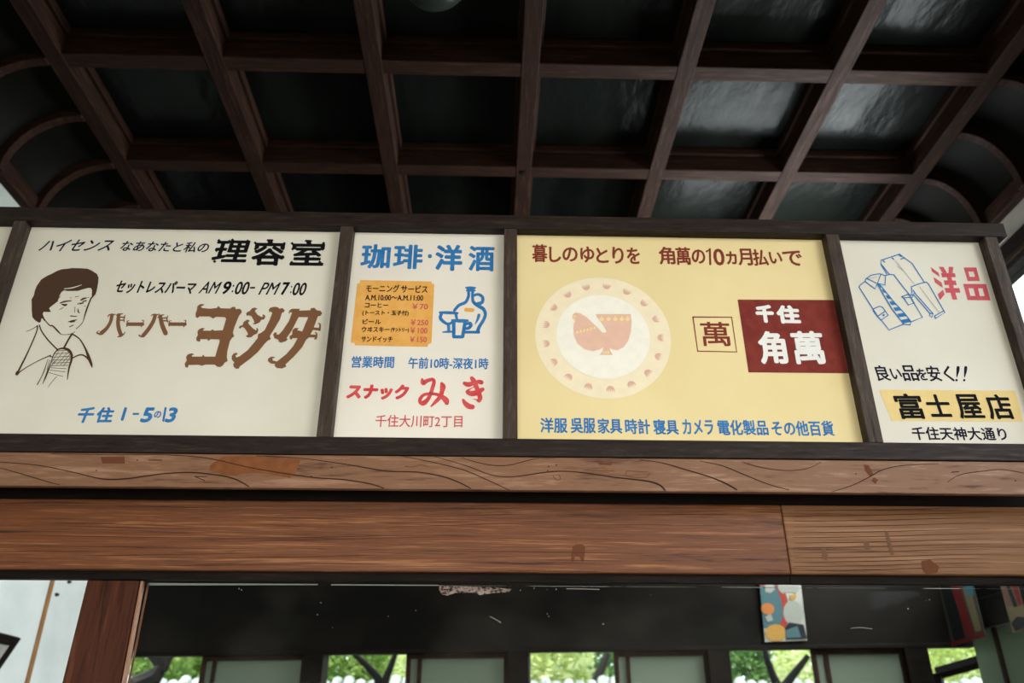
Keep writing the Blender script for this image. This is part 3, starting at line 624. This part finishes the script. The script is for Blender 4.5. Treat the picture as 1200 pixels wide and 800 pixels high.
for p in ([(500, 365), (640, 355)], [(480, 395), (645, 385)], [(470, 430), (640, 420)], [(460, 460), (645, 455)], [(450, 490), (640, 485)], [(445, 520), (620, 515)], [(440, 540), (600, 550)], [(430, 565), (590, 582)], [(420, 590), (565, 630)], [(450, 480), (520, 375)], [(470, 500), (570, 370)], [(500, 510), (620, 380)], [(540, 510), (640, 400)], [(570, 520), (645, 430)], [(440, 530), (480, 470)]):
    A.stroke([(x, y, .55) for x, y in z(p)])
pp = art('portrait', A, 'dark brown ink', s1, 'brown line drawing of a short haired man in wide collar and tie')
A = Art(YA1); A.stroke([(x, y, w/11.43) for x, y, w in zoomer(30, 305, 11.43)([(520, 380, 10), (620, 368, 14), (700, 345, 10), (752, 326, 4)])])
art('hair_highlight', A, 'cream ink', pp)

# ---------------- board 2 : coffee bar
A = Art(YA)
A.text('珈', 423, 300, 457.5, 300.5, 29, 1.0); A.text('琲', 461, 300.5, 495.5, 301, 29, 1.0); A.dot(503.8, 300, 2.4)
A.text('洋', 510, 301.5, 542, 302, 31, 1.2); A.text('酒', 549, 302.5, 579.5, 303, 30, 1.0)
A.cut(); A.text('営業時間', 412, 423.8, 462, 424.3, 14, .35); A.cut(); A.text('午前10時-深夜1時', 478.5, 425, 572.5, 426, 13.5, .35)
art('lettering', A, 'blue ink', s2, 'blue brush lettering')
A = Art(YA)
A.poly([(422.4, 328), (505.5, 329.7), (506.2, 332), (509, 332.8), (505.6, 401.8), (502.5, 403), (500.6, 406.3), (416.3, 404.5), (415.3, 401.8), (411, 401), (418.8, 332.4), (421.6, 331.5)])
pc = art('price_card', A, 'orange card ink', s2, 'orange price list panel with notched corners')
A = Art(YA1)
for t, x0, x1, y0, y1, hh in (('モーニング', 429, 468, 337.7, 338, 9), ('サービス', 470, 501.2, 338.3, 338.8, 9), ('A.M.10:00～A.M.11:00', 428, 496, 348.5, 349, 6.5), ('コーヒー', 427.6, 455, 357.3, 357.5, 6), ('(トースト・玉子付)', 424.6, 479, 366.5, 367, 6.8), ('ビール', 425, 446.5, 376.5, 376.8, 6), ('ウヰスキー', 424, 456.5, 385.8, 386, 6.6), ('(サントリー)', 458, 479.2, 386.5, 387, 6), ('サンドイッチ', 423.3, 460, 397.2, 397.6, 6.8)):
    A.cut(); A.text(t, x0, y0, x1, y1, hh, .2)
art('lettering', A, 'black ink', pc)
A = Art(YA1)
for t, x0, x1, y0, hh in (('￥70', 483, 501.6, 358.8, 7), ('￥250', 481.2, 502, 377.5, 6.8), ('￥100', 480.8, 501, 387, 7.2), ('￥150', 480.3, 500.2, 397.5, 7)):
    A.cut(); A.text(t, x0, y0, x1, y0+.2, hh, .2)
art('lettering', A, 'pale red ink', pc, 'red prices')
A = Art(YA); z = zoomer(390, 380, 5.714)
A.text('スナック', 406.8, 458.5, 479, 459.5, 18.5, 1.2, .1); A.cut()
z = zoomer(485, 435, 13.333)
for p in ([(130, 125, 40), (145, 180, 78), (200, 150, 62), (290, 125, 55), (315, 170, 58), (290, 260, 62), (262, 350, 58), (215, 440, 62), (150, 495, 82), (100, 480, 60), (100, 430, 58), (150, 370, 48), (240, 350, 48), (340, 355, 46), (430, 390, 66), (500, 450, 92), (515, 490, 70)],
          [(435, 190, 50), (452, 235, 90), (440, 310, 72), (410, 400, 66), (340, 475, 56), (270, 545, 24)],
          [(790, 185, 55), (850, 205, 78), (930, 185, 66), (1010, 165, 66), (1055, 172, 70)], [(905, 105, 60), (935, 150, 80), (980, 250, 72), (1015, 340, 76), (1035, 410, 74), (1020, 455, 66)], [(1010, 460, 50), (970, 440, 18), (925, 432, 8)], [(935, 245, 14), (880, 275, 20), (830, 315, 50), (890, 345, 84), (970, 335, 88), (1040, 300, 74), (1075, 280, 60)],
          [(770, 445, 40), (800, 495, 70), (860, 545, 84), (915, 555, 76)]):
    A.stroke([(x, y, w/13.333) for x, y, w in z(p)])
art('lettering', A, 'red ink', s2, 'bold red brush lettering of the snack bar name')
A = Art(YA); A.text('千住大川町2丁目', 440, 493, 542, 493.5, 14.5, .2)
art('lettering', A, 'pale red ink', s2, 'thin red address line')
A = Art(YA); z = zoomer(505, 325, 10)
for p in ([(412, 120, 22), (470, 120, 30), (520, 122, 20)], [(418, 152, 20), (512, 154, 24)], [(432, 135, 26), (500, 138, 26)], [(440, 160, 34), (440, 220, 34), (405, 290, 36), (330, 325, 36), (275, 385, 34)], [(488, 170, 34), (488, 240, 34), (500, 290, 38), (560, 335, 42), (615, 370, 42), (638, 430, 38), (615, 500, 38), (565, 580, 40), (548, 635, 44)],
          [(505, 210, 30), (555, 198, 32), (605, 230, 36), (600, 290, 40), (540, 312, 44)], [(105, 410, 26), (210, 412, 36), (312, 418, 26)], [(122, 430, 36), (110, 475, 40), (150, 520, 36), (200, 550, 30)], [(292, 430, 34), (302, 480, 32)], [(205, 545, 38), (210, 620, 34)], [(138, 640, 14), (200, 635, 26), (250, 635, 22)], [(225, 540, 28), (260, 515, 28)],
          [(250, 502, 28), (345, 508, 42), (430, 505, 28)], [(268, 510, 42), (268, 690, 40)], [(268, 695, 38), (370, 695, 38)], [(402, 520, 44), (372, 690, 40)], [(415, 545, 30), (455, 535, 40), (468, 560, 42), (445, 590, 38), (405, 600, 30)], [(385, 640, 34), (480, 640, 30), (560, 640, 36)], [(562, 440, 36), (548, 490, 28), (518, 548, 8)]):
    A.stroke([(x, y, w/10) for x, y, w in z(p)])
bo = art('bottle_drawing', A, 'blue ink', s2, 'blue outline drawing of a jug, goblet and cup')
A = Art(YA); A.stroke([(x, y, 4.6) for x, y in z([(412, 378), (488, 382)])]); art('bottle_label', A, 'orange card ink', bo)

# ---------------- board 3 : department store
A = Art(YA)
for ch, x0, x1, y0, hh in (('暮', 623.5, 641.5, 296.5, 21), ('し', 643.5, 657.5, 298, 18.5), ('の', 659, 677, 298, 17), ('ゆ', 680, 696.5, 298, 19), ('と', 698.5, 713, 299, 18), ('り', 717.5, 731, 299, 20), ('を', 734.5, 750, 299.5, 19.5)):
    A.text(ch, x0, y0, x1, y0, hh, .55)
A.cut()
for ch, x0, x1, y0, hh in (('角', 772, 791, 299.3, 21), ('萬', 792, 809.5, 299.8, 21), ('の', 810.5, 826.5, 300.5, 17), ('0', 836, 849, 301, 20), ('ヵ', 851, 863.5, 302, 15.5), ('月', 864.5, 881.5, 301, 20), ('払', 882, 900, 301.5, 19.5), ('い', 901.5, 916.5, 302, 14), ('で', 917.5, 940, 302.5, 18)):
    A.text(ch, x0, y0, x1, y0, hh, .55)
A.stroke([(828, 294.5), (831.8, 291.8), (832.4, 309.5)], 2.4, smooth=False)
A.cut()
A.text('萬', 821.5, 391, 856, 391.3, 28.5, .45)
A.stroke([(812, 371.3), (857.4, 371.6), (863.3, 412.2), (817.6, 411.3), (812, 371.3)], 1.5, smooth=False)
art('lettering', A, 'maroon ink', s3, 'maroon lettering and framed seal character')
A = Art(YA); xq = mull[3][0]
A.poly([(864.4, 350.9), (979.6, 351.4), (996, 437.2), (877.2, 436.2)])
A.v = [(min(v[0], xq-.0008), v[1], v[2]) for v in A.v]
mg = art('name_panel', A, 'maroon ground', s3, 'dark red name panel at the right edge')
A = Art(YA1); A.text('千', 885.5, 367.5, 907, 367.5, 21.5, 1.5); A.text('住', 910, 368, 937.5, 368.5, 22, 1.4); A.cut(); A.text('角', 889, 407, 921.5, 407, 39, 1.4); A.text('萬', 928.5, 407, 966, 407, 39, 1.3)
art('lettering', A, 'white ink', mg, 'thick white characters')
A = Art(YA)
for t, x0, x1, y0 in (('洋服', 633, 665, 498), ('吳服', 668.6, 698, 498.4), ('家具', 700.3, 729, 498.8), ('時計', 732.5, 762, 499.5), ('寝具', 765.4, 795, 500), ('カメラ', 799.6, 836, 500), ('電化製品', 841, 900, 500.7), ('その他百貨', 904, 977, 501.5)):
    A.cut(); A.text(t, x0, y0, x1, y0+.2, 18, .45)
art('lettering', A, 'blue ink', s3, 'blue line listing goods along the bottom')
# round plate: true circles on the board
cp = at(706.8, 393.5, YA)
def circ(a, r, n=72): a.v += [tuple(cp+Vector((r*math.cos(2*math.pi*i/n), 0, r*math.sin(2*math.pi*i/n)))) for i in range(n)]; a.f.append(tuple(range(n))); return a
R1 = (at(785.3, 394, YA).x-at(626.3, 394, YA).x)/2
pla = art('plate_motif', circ(Art(YA), R1), 'cream ring ink', s3, 'pale round plate design with tulips and a bird')
cp = cp+Vector((0, YA1-YA, 0)); art('plate_centre', circ(Art(YA1), R1*.69), 'pale plate ink', pla)
A = Art(YA1); px_ = R1/79.5
for i in range(17):
    t = math.radians(83.5-i*360/17); c0 = cp+Vector((math.cos(t), 0, math.sin(t)))*R1*.845
    A.cut(); n = len(A.v); ur = Vector((math.cos(t), 0, math.sin(t)))*px_; ut = Vector((-math.sin(t), 0, math.cos(t)))*px_
    prof = [(-4.3, 4.4), (-4.9, 2.0), (-4.4, -.8), (-2.6, -3.0), (0, -3.8), (2.6, -3.0), (4.4, -.8), (4.9, 2.0), (4.3, 4.4), (2.9, .2), (1.9, 4.8), (.9, .0), (0, 4.6), (-.9, .0), (-1.9, 4.8), (-2.9, .2)]
    tris = tessellate_polygon([[Vector((p, q, 0)) for p, q in prof]])
    A.v += [tuple(c0+ut*p*.95+ur*q*.95) for p, q in prof]; A.f += [tuple(n+k for k in tr_) for tr_ in tris]
art('tulip', A, 'dull rose ink', pla)
A = Art(YA2); z = zoomer(640, 340, 7.27)
A.poly(z([(222, 240), (228, 205), (250, 190), (285, 195), (340, 225), (400, 280), (450, 330), (478, 358), (500, 364), (516, 350), (500, 320), (465, 265), (430, 225), (422, 203), (720, 203), (728, 260), (722, 350), (700, 430), (660, 485), (610, 510), (570, 505), (542, 490), (545, 515), (568, 550), (455, 550), (478, 520), (488, 485), (455, 505), (400, 518), (330, 502), (270, 455), (238, 390), (232, 320), (240, 275), (250, 262)]))
bi = art('bird_figure', A, 'rose ink', pla, 'pink bird figure shaped like a cup')
A = Art(YA2-.0005)
for x in (474, 532, 590, 646, 694):
    A.cut(); A.poly(z([(x-22, 232), (x-8, 240), (x, 214), (x+8, 240), (x+22, 232), (x+14, 256), (x, 263), (x-14, 256)])); A.poly(z([(x-7, 222), (x, 214), (x+7, 222), (x, 230)]))
for i in range(6): A.cut().poly(z([(254+i*29, 370-i*7), (264+i*29, 340-i*7), (278+i*29, 358-i*8), (270+i*29, 366-i*7)]))
A.cut().dot(*z([(245, 222)])[0], 1.4, 1.1); A.cut().poly(z([(222, 238), (236, 236), (248, 244), (238, 262)]))
for x in (490, 510, 530): A.cut().poly(z([(x-8, 540), (x-4, 512), (x+6, 520), (x+8, 540)]))
art('bird_ornament', A, 'pale yellow ink', bi) if False else art('ornament', A, 'pale yellow ink', pla)

# ---------------- board 4 : clothes
A = Art(YA); z = zoomer(1085, 305, 14.55)
for p in ([(82, 112), (215, 210), (240, 285), (105, 190)], [(130, 283), (268, 375), (292, 470), (155, 375)], [(202, 575), (292, 500), (322, 580), (240, 675)], [(218, 108), (298, 110), (362, 212), (285, 215)], [(392, 108), (468, 112), (460, 215), (388, 215)], [(258, 215), (495, 218), (512, 285), (278, 288)], [(305, 340), (508, 342), (527, 420), (322, 418)], [(322, 470), (570, 472), (588, 550), (342, 552)], [(358, 285), (436, 285), (478, 472), (538, 668), (455, 668), (402, 472)]):
    A.poly(z(p))
A.cut(); A.poly(z([(645, 120), (862, 120), (922, 350), (715, 352)]), [z([(722, 190), (815, 190), (838, 280), (745, 280)])])
A.poly(z([(637, 400), (1025, 402), (1103, 682), (712, 675)]), [z([(727, 475), (812, 475), (848, 605), (760, 605)]), z([(890, 475), (968, 475), (1003, 608), (920, 608)])])
art('lettering', A, 'square red ink', s4, 'square red characters')
A = Art(YA); z = zoomer(1000, 285, 7.273)
for p in ([(285, 262), (235, 180), (235, 145), (395, 92), (435, 125)], [(240, 180), (305, 262)], [(435, 125), (500, 170), (605, 332)], [(500, 382), (495, 370), (560, 345), (620, 330), (640, 345), (780, 590), (700, 640), (690, 620), (770, 575)], [(495, 382), (500, 420), (480, 440), (520, 445)], [(510, 400), (530, 430), (680, 600), (668, 630), (648, 615), (655, 595), (670, 600)], [(525, 450), (655, 600)], [(620, 330), (560, 345)],
          [(48, 372), (60, 355), (100, 325), (105, 305), (150, 272), (225, 258), (270, 275), (310, 265), (345, 268), (415, 360), (480, 440), (505, 490), (590, 630), (495, 668)], [(48, 372), (210, 625), (240, 655), (305, 738), (430, 688)],
          [(100, 325), (185, 388), (205, 345)], [(115, 300), (205, 342), (235, 262)], [(205, 340), (270, 355), (275, 280)], [(168, 560), (225, 535), (250, 545), (298, 612), (235, 655), (205, 622), (170, 575)], [(205, 622), (270, 580)], [(412, 455), (465, 435), (490, 460), (430, 465), (412, 455)], [(430, 465), (470, 525), (520, 508), (490, 460)], [(255, 148), (268, 160)], [(330, 125), (345, 135)], [(405, 135), (435, 122)], [(390, 100), (408, 112)], [(210, 345), (235, 400), (330, 560), (430, 688), (485, 695), (490, 665), (440, 600), (330, 480), (225, 350)],
          [(700, 640), (695, 620)], [(480, 445), (520, 430), (500, 460)]):
    A.stroke([(x, y, 1.25) for x, y in z(p)], smooth=False)
for k in range(6):
    t0, t1 = .12+k*.155, .12+k*.155+.085
    lf = lambda t: (215+(430-215)*t, 350+(688-350)*t); rf = lambda t: (230+(490-230)*t, 350+(665-350)*t)
    A.poly(z([lf(t0), rf(t0+.03), rf(t1+.03), lf(t1)]))
A.poly(z([(200, 350), (225, 345), (240, 375), (222, 380)])); A.dot(*z([(258, 612)])[0], 1.4)
cl = art('clothes_drawing', A, 'blue ink', s4, 'blue line drawing of folded shirt, tie and trousers')
A = Art(YA1)
for p in ([(360, 145), (430, 235), (520, 345)], [(375, 195), (425, 232)], [(565, 370), (640, 470), (735, 590)], [(130, 300), (180, 290), (200, 290)]): A.stroke([(x, y, .5) for x, y in z(p)], smooth=True)
o = art('crease_lines', A, 'grey line ink', cl)
A = Art(YA)
for ch, x0, x1, y0, hh in (('良', 1026, 1042, 437, 18.5), ('い', 1044, 1056.5, 438, 12.5), ('品', 1057, 1075, 437, 18.5), ('を', 1075, 1086, 438.5, 14), ('安', 1086.5, 1102, 437.5, 18.5), ('く', 1106, 1116, 437.5, 18.5)):
    A.text(ch, x0, y0, x1, y0, hh, .4, -.1)
for x in (1122, 1131): A.stroke([(x+.8, 430.5, 3.6), (x+.4, 435, 3.2), (x-.6, 441.5, 1.0)]); A.dot(x-1, 445.3, 1.4)
A.cut(); A.text('千住天神大通り', 1068.7, 507.5, 1179.5, 508.3, 15.5, .35)
art('lettering', A, 'navy ink', s4, 'dark handwritten slogan and street line')
A = Art(YA); A.poly([(1030, 456.4), (1189.5, 457.4), (1195, 476), (1199, 493.8), (1045, 492.8)])
bd = art('name_band', A, 'tan band ink', s4, 'tan slanting band behind the shop name')
A = Art(YA1)
for ch, x0, x1, y0, hh in (('富', 1050, 1082, 475.8, 30), ('士', 1086, 1113.5, 475, 26.5), ('屋', 1121, 1150.5, 476, 29), ('店', 1156, 1186, 476.5, 29.5)): A.cut(); A.text(ch, x0, y0, x1, y0, hh, .8, -.08)
art('lettering', A, 'black ink', bd, 'bold black shop name')

# ================================================================= LAMP
lp = at(508, -34, 2.42); lz = lp.z
la = thing('ceiling_lamp', 'round opal glass ceiling lamp hanging at the top of the picture', 'lamp', (lp.x, lp.y, Z0+H))
R_ = .165
prof = [(R_*math.sin(math.pi*i/16), lz-R_*math.cos(math.pi*i/16)) for i in range(15)]
part('globe', MB().lathe([(max(r, .0005), z_) for r, z_ in prof], lp.x, lp.y, 32), 'opal glass', la, smooth=True)
zt_ = prof[-1][1]
part('collar', MB().lathe([(.066, zt_-.012), (.07, zt_), (.07, zt_+.03), (.02, zt_+.045), (.0005, zt_+.045)], lp.x, lp.y, 24), 'dark wood trim', la)
part('stem', MB().tube([(lp.x, lp.y, zt_+.04), (lp.x, lp.y, Z0+H+.16)], [.009, .009]), 'dark wood trim', la)
part('canopy', MB().lathe([(.0005, Z0+H+.12), (.05, Z0+H+.13), (.055, Z0+H+.161), (.0005, Z0+H+.161)], lp.x, lp.y, 24), 'dark wood trim', la)
hk = at(613, 207, 3.75)
part('knot', MB().lathe([(.0005, Z0+H-.008), (.018, Z0+H-.006), (.02, Z0+H+.002)], hk.x, 3.75, 12), 'dark wood trim', ceil)

# ================================================================= PICTURE FRAME on the left wall, leaning forward
pc0 = atX(25, 748, XL+.13)
pf = thing('picture_frame', 'black framed picture leaning out from the pale left wall', 'picture', tuple(pc0))
lean = math.radians(24)
Rm = Matrix.Rotation(lean, 4, 'Y')
# local: x = outward normal, y along the wall towards the camera (-), z up
W_, Hh, bw = .9, .5, .045
def lb(name, y0, y1, z0, z1, x0, x1, mat):
    o = link(name, MB().box(x0, x1, y0, y1, z0, z1).mesh(name), mat, pf, .002); return o
pf.rotation_euler = (0, lean, 0)
lb('frame_rail', -W_, 0, -bw, 0, -.02, .0, 'dark wood trim'); lb('frame_rail', -W_, 0, -Hh, -Hh+bw, -.02, 0, 'dark wood trim')
lb('frame_stile', -bw, 0, -Hh+bw, -bw, -.02, 0, 'dark wood trim'); lb('frame_stile', -W_, -W_+bw, -Hh+bw, -bw, -.02, 0, 'dark wood trim')
lb('print', -W_+bw, -bw, -Hh+bw, -bw, -.014, -.008, 'garden wall render')

# ================================================================= POSTERS beyond the glass
def poster(label, corners, blobs, base_mat='poster backing', sup=None):
    """corners: tl,tr,br,bl world points; blobs in 0..1 coordinates"""
    tl, tr_, br, bl = corners; nrm = (tr_-tl).cross(bl-tl).normalized()
    if nrm.dot(EYE-tl) < 0: nrm = -nrm
    t = thing('poster', label, 'poster', tuple(bl), 'posters hanging beyond the glass')
    bk = -nrm*.004
    if sup:
        for q in (tl, tr_): part('cord', MB().tube([tuple(q+bk), tuple(q+bk+Vector((0, 0, 4.62-q.z)))], [.002, .002], 4), 'dark wood trim', t)
    mb = MB().hexa([tl, tr_, br, bl, tl+bk, tr_+bk, br+bk, bl+bk]); part('sheet', mb, base_mat, t)
    for k, (mat, pts) in enumerate(blobs):
        mb = MB(); off = nrm*(.0008+.0004*k)
        P = [tl+(tr_-tl)*u*(1-v)+(bl-tl)*v*(1-u)+(br-tl)*u*v+off*1.0 if False else (tl*(1-u)*(1-v)+tr_*u*(1-v)+bl*(1-u)*v+br*u*v+off) for u, v in pts]
        mb.v = [tuple(p) for p in P]; mb.f = [tuple(t3) for t3 in tessellate_polygon([[Vector((u, v, 0)) for u, v in pts]])]
        part('printed_patch', mb, mat, t)
    return t
def ell(cx, cy, rx, ry, n=12, a0=0, a1=2*math.pi): return [(cx+rx*math.cos(a0+(a1-a0)*i/n), cy+ry*math.sin(a0+(a1-a0)*i/n)) for i in range(n)]
for nm, c in (('print teal', (96, 128, 134)), ('print red', (190, 80, 70)), ('print orange', (222, 138, 80)), ('print amber', (222, 168, 90)), ('print white', (186, 184, 174)), ('print dark', (52, 56, 58)), ('print olive', (150, 134, 100)), ('print crimson', (150, 50, 50)), ('print blue', (84, 140, 160)), ('print dusk', (92, 90, 84)), ('print rose brown', (150, 110, 96))):
    paint(nm, tuple(v*.55 for v in rgb(*c)[:3])+(1,))
off = -.02
def fw(x, y, o=-.02): return RZ @ atfar(x, y, o)
poster('colourful poster with white lettering and teal picture on the dark lintel', [fw(889.5, 676), fw(937.5, 675), fw(946, 750), fw(896.5, 752)],
    [('print teal', [(0, .1), (.5, .1), (.58, .5), (.4, .78), (0, .8)]), ('print red', [(.0, .0), (1, .0), (1, .14), (.55, .16), (.62, .3), (.68, .55), (.55, .8), (.35, .82), (.5, .6), (.48, .35), (.38, .12), (0, .14)]), ('print white', ell(.74, .58, .24, .2)), ('print white', [(.12, .14), (.2, .09), (.34, .12), (.36, .2), (.24, .26), (.12, .24)]), ('print white', [(.44, .1), (.9, .08), (.95, .2), (.86, .28), (.7, .24), (.52, .27), (.44, .2)]),
     ('print orange', ell(.14, .5, .16, .09)), ('print white', [(.06, .62), (.2, .58), (.24, .68), (.1, .7)]), ('print amber', ell(.28, .87, .26, .13)), ('print dark', [(.5, .8), (.62, .72), (.95, .76), (1, .98), (.5, .98)]), ('print teal', [(.5, .84), (.8, .78), (.86, .95), (.52, .96)]), ('print amber', [(.7, .3), (.86, .28), (.84, .36), (.7, .37)])])
P2 = lambda x, y: atX(x, y, 2.60)
zt2 = Vector((0, 0, .2))
a1_, a2_ = P2(1116, 757), P2(1155, 745)
poster('dim tall poster with a dark red band near the right corner', [a1_+Vector((0, 0, .34)), a2_+Vector((0, 0, .33)), a2_, a1_],
    [('print dark', [(.06, .02), (.38, .02), (.44, .94), (.1, .94)]), ('print crimson', [(.36, .02), (.6, .02), (.72, .92), (.48, .92)]), ('print olive', [(.7, .2), (.92, .22), (.94, .9), (.76, .9)]), ('print blue', [(.76, .2), (.98, .2), (.98, .36), (.8, .36)]), ('print crimson', [(0, .94), (1, .94), (1, 1), (0, 1)])], 'print dusk', True)
P3 = lambda x, y: atX(x, y, 2.68)
b1_, b2_ = P3(1187, 742), P3(1206, 735)
poster('partly hidden poster with red and grey patches at the right edge', [b1_+Vector((0, 0, .34)), b2_+Vector((0, 0, .33)), b2_, b1_],
    [('print rose brown', [(.0, .3), (.3, .3), (.4, .62), (.1, .62)]), ('print crimson', [(.6, .2), (1, .2), (1, .66), (.76, .66)]), ('print dark', [(.34, .3), (.56, .3), (.7, .66), (.46, .66)]), ('print dark', [(.06, .86), (.5, .8), (.9, .84), (.8, .98), (.2, .98)])], 'print olive', True)

# open casement seen at the right, its top bar slanting
sa = thing('open_window_sash', 'dark window sash standing open before the garden at lower right', 'window sash', tuple(RZ @ Vector((fu(1100), .2, 1.4))))
c1, c2 = RZ @ atfar(1098, 789, .22), RZ @ atfar(1162, 771, .05)
def bar(p, q, r): return MB().tube([tuple(p), tuple(q)], [r, r], 4)
part('top_rail', bar(c1, c2, .035), 'dark wood trim', sa); part('stile', bar(c1+Vector((-.0, 0, .0)), c1+Vector((.0, 0, -.8)), .035), 'dark wood trim', sa)
part('stile', bar(c2+Vector((0, 0, .25)), c2+Vector((0, 0, -.8)), .03), 'dark wood trim', sa)

# ================================================================= GARDEN
gr = struct('ground', (0, 9, -.1), 'garden ground beyond the doors', 'ground')
part('soil', MB().box(-25, 25, -25, 25, -.15, -.05), 'garden soil', gr)
gwz = 1.5+.080*7.6-.105
gw_ = thing('garden_wall', 'garden wall capped with pale round tiles in front of the trees', 'wall', (0, 7.6, -.05))
part('wall', MB().box(-7, 8, 7.6, 7.72, -.05, gwz-.1), 'garden wall render', gw_)
mb = MB()
random.seed(11)
x = -7
while x < 8:
    h = gwz+random.uniform(-.015, .035)
    mb.tube([(x, 7.5, h-.06), (x, 7.58, h), (x, 7.66, h+.05)], [.048, .05, .05], 8); x += .1
part('tile_cap', mb, 'pale roof tile', gw_, smooth=True, stuff=True)
def leaves(cx, cy, cz, rx, ry, rz, n, size, seed):
    random.seed(seed); mb = MB()
    for i in range(n):
        while True:
            a, b_, c = (random.uniform(-1, 1) for _ in range(3))
            if a*a+b_*b_+c*c < 1: break
        p = Vector((cx+a*rx, cy+b_*ry, cz+c*rz)); u = Vector((random.gauss(0, 1), random.gauss(0, 1), random.gauss(0, .6))).normalized(); v = u.cross(Vector((random.gauss(0, 1), random.gauss(0, 1), random.gauss(0, 1)))).normalized()
        s = size*random.uniform(.6, 1.3); n0 = len(mb.v)
        mb.v += [tuple(p-u*s), tuple(p+v*s*.45), tuple(p+u*s), tuple(p-v*s*.45)]; mb.f.append((n0, n0+1, n0+2, n0+3))
    return mb
def tree(label, cx, cy, mat, size, seed, r=(1.1, .9, .9), cz=2.6, n=2600, branches=(), tw=.07):
    t = thing('garden_tree', label, 'tree', (cx, cy, -.05), 'trees in the garden beyond the doors')
    part('crown', leaves(cx, cy, cz, r[0], r[1], r[2], n, size, seed), mat, t, stuff=True)
    part('trunk', MB().tube([(cx+.25, cy, -.05), (cx+.1, cy, 1.0), (cx, cy, 1.9)], [tw, tw*.85, tw*.7]), 'bark', t)
    for br in branches: part('branch', MB().tube([tuple(p) for p in br], [.05, .045, .035][:len(br)]), 'bark', t)
    return t
def T(px, Y): return at(px, 780, Y).x
g = lambda x, y, Y: at(x, y, Y)
S = (.46, .42, .62)
tree('green bush behind the near dark trunk, beside the reddish post', T(168, 8.6), 8.6, 'leaf green', .035, 1, S, 2.3, 6500)
tree('green leafy tree seen just left of the first glass door', T(226, 9.6), 9.6, 'leaf green', .04, 2, S, 2.45, 5000)
tree('round green tree at the left of the second opening', T(405, 8.3), 8.3, 'leaf green', .035, 3, S, 2.35, 6500)
tree('smaller green tree at the right of the second opening', T(458, 9.5), 9.5, 'leaf yellow green', .04, 13, S, 2.4, 3500)
tree('bright yellow green tree at the left of the middle opening', T(640, 8.3), 8.3, 'leaf yellow green', .04, 4, S, 2.35, 5000)
tree('sparser olive tree at the right of the middle opening', T(700, 9.5), 9.5, 'leaf dark green', .04, 5, S, 2.5, 2500, [[g(690, 830, 8.9), g(700, 795, 8.9), g(712, 765, 8.9)]])
tree('dark green tree at the left of the fourth opening', T(880, 9.4), 9.4, 'leaf dark green', .04, 6, S, 2.4, 3500)
tree('yellow green tree at the right of the fourth opening', T(946, 8.5), 8.5, 'leaf yellow green', .035, 7, (.34, .34, .5), 2.25, 2600)
tree('pale green tree seen past the open sash at lower right', T(1122, 8.6), 8.6, 'leaf yellow green', .04, 8, S, 2.35, 4500)
hd = thing('clipped_hedge', 'long light green hedge behind the garden trees', 'hedge', (0, 12, -.05))
part('foliage', leaves(0, 12.2, 2.0, 7.5, .8, 2.1, 26000, .06, 21), 'leaf green', hd, stuff=True)
# ornament / near trunk seen in the first opening
nt_ = thing('garden_tree', 'near dark tree trunk spreading its roots in the first opening', 'tree', (T(195, 7.0), 7.0, -.05), 'trees in the garden beyond the doors')
mb = MB().tube([g(150, 850, 7), g(165, 800, 7), g(182, 792, 7), g(189, 780, 7), g(184, 762, 7)], [.10, .10, .07, .055, .09]); part('trunk', mb, 'bark', nt_)
mb = MB().tube([g(189, 785, 7), g(196, 772, 7), g(206, 755, 7)], [.05, .04, .04]); part('branch', mb, 'bark', nt_)

def near_tree(label, px, Y, forks):
    b_ = g(px, 812, Y); t = thing('garden_tree', label, 'tree', (b_.x, Y, -.05), 'trees in the garden beyond the doors')
    part('trunk', MB().tube([(b_.x+.05, Y, -.05), (b_.x+.03, Y, 1.0), tuple(b_)], [.075, .062, .05]), 'bark', t)
    for f in forks: part('branch', MB().tube([tuple(b_)]+[tuple(g(x, y, Y)) for x, y in f], [.045, .032, .026, .02, .018][:len(f)+1]), 'bark', t)
near_tree('bare dark forked trunk in the second opening', 447, 7.1, [[(442, 793), (428, 778), (413, 764), (404, 740)], [(452, 795), (459, 778), (464, 764)][:3]])
near_tree('bare dark trunk with two slanting stems in the fourth opening', 915, 6.9, [[(906, 792), (898, 770), (893, 745)], [(926, 795), (938, 780), (947, 768)]])
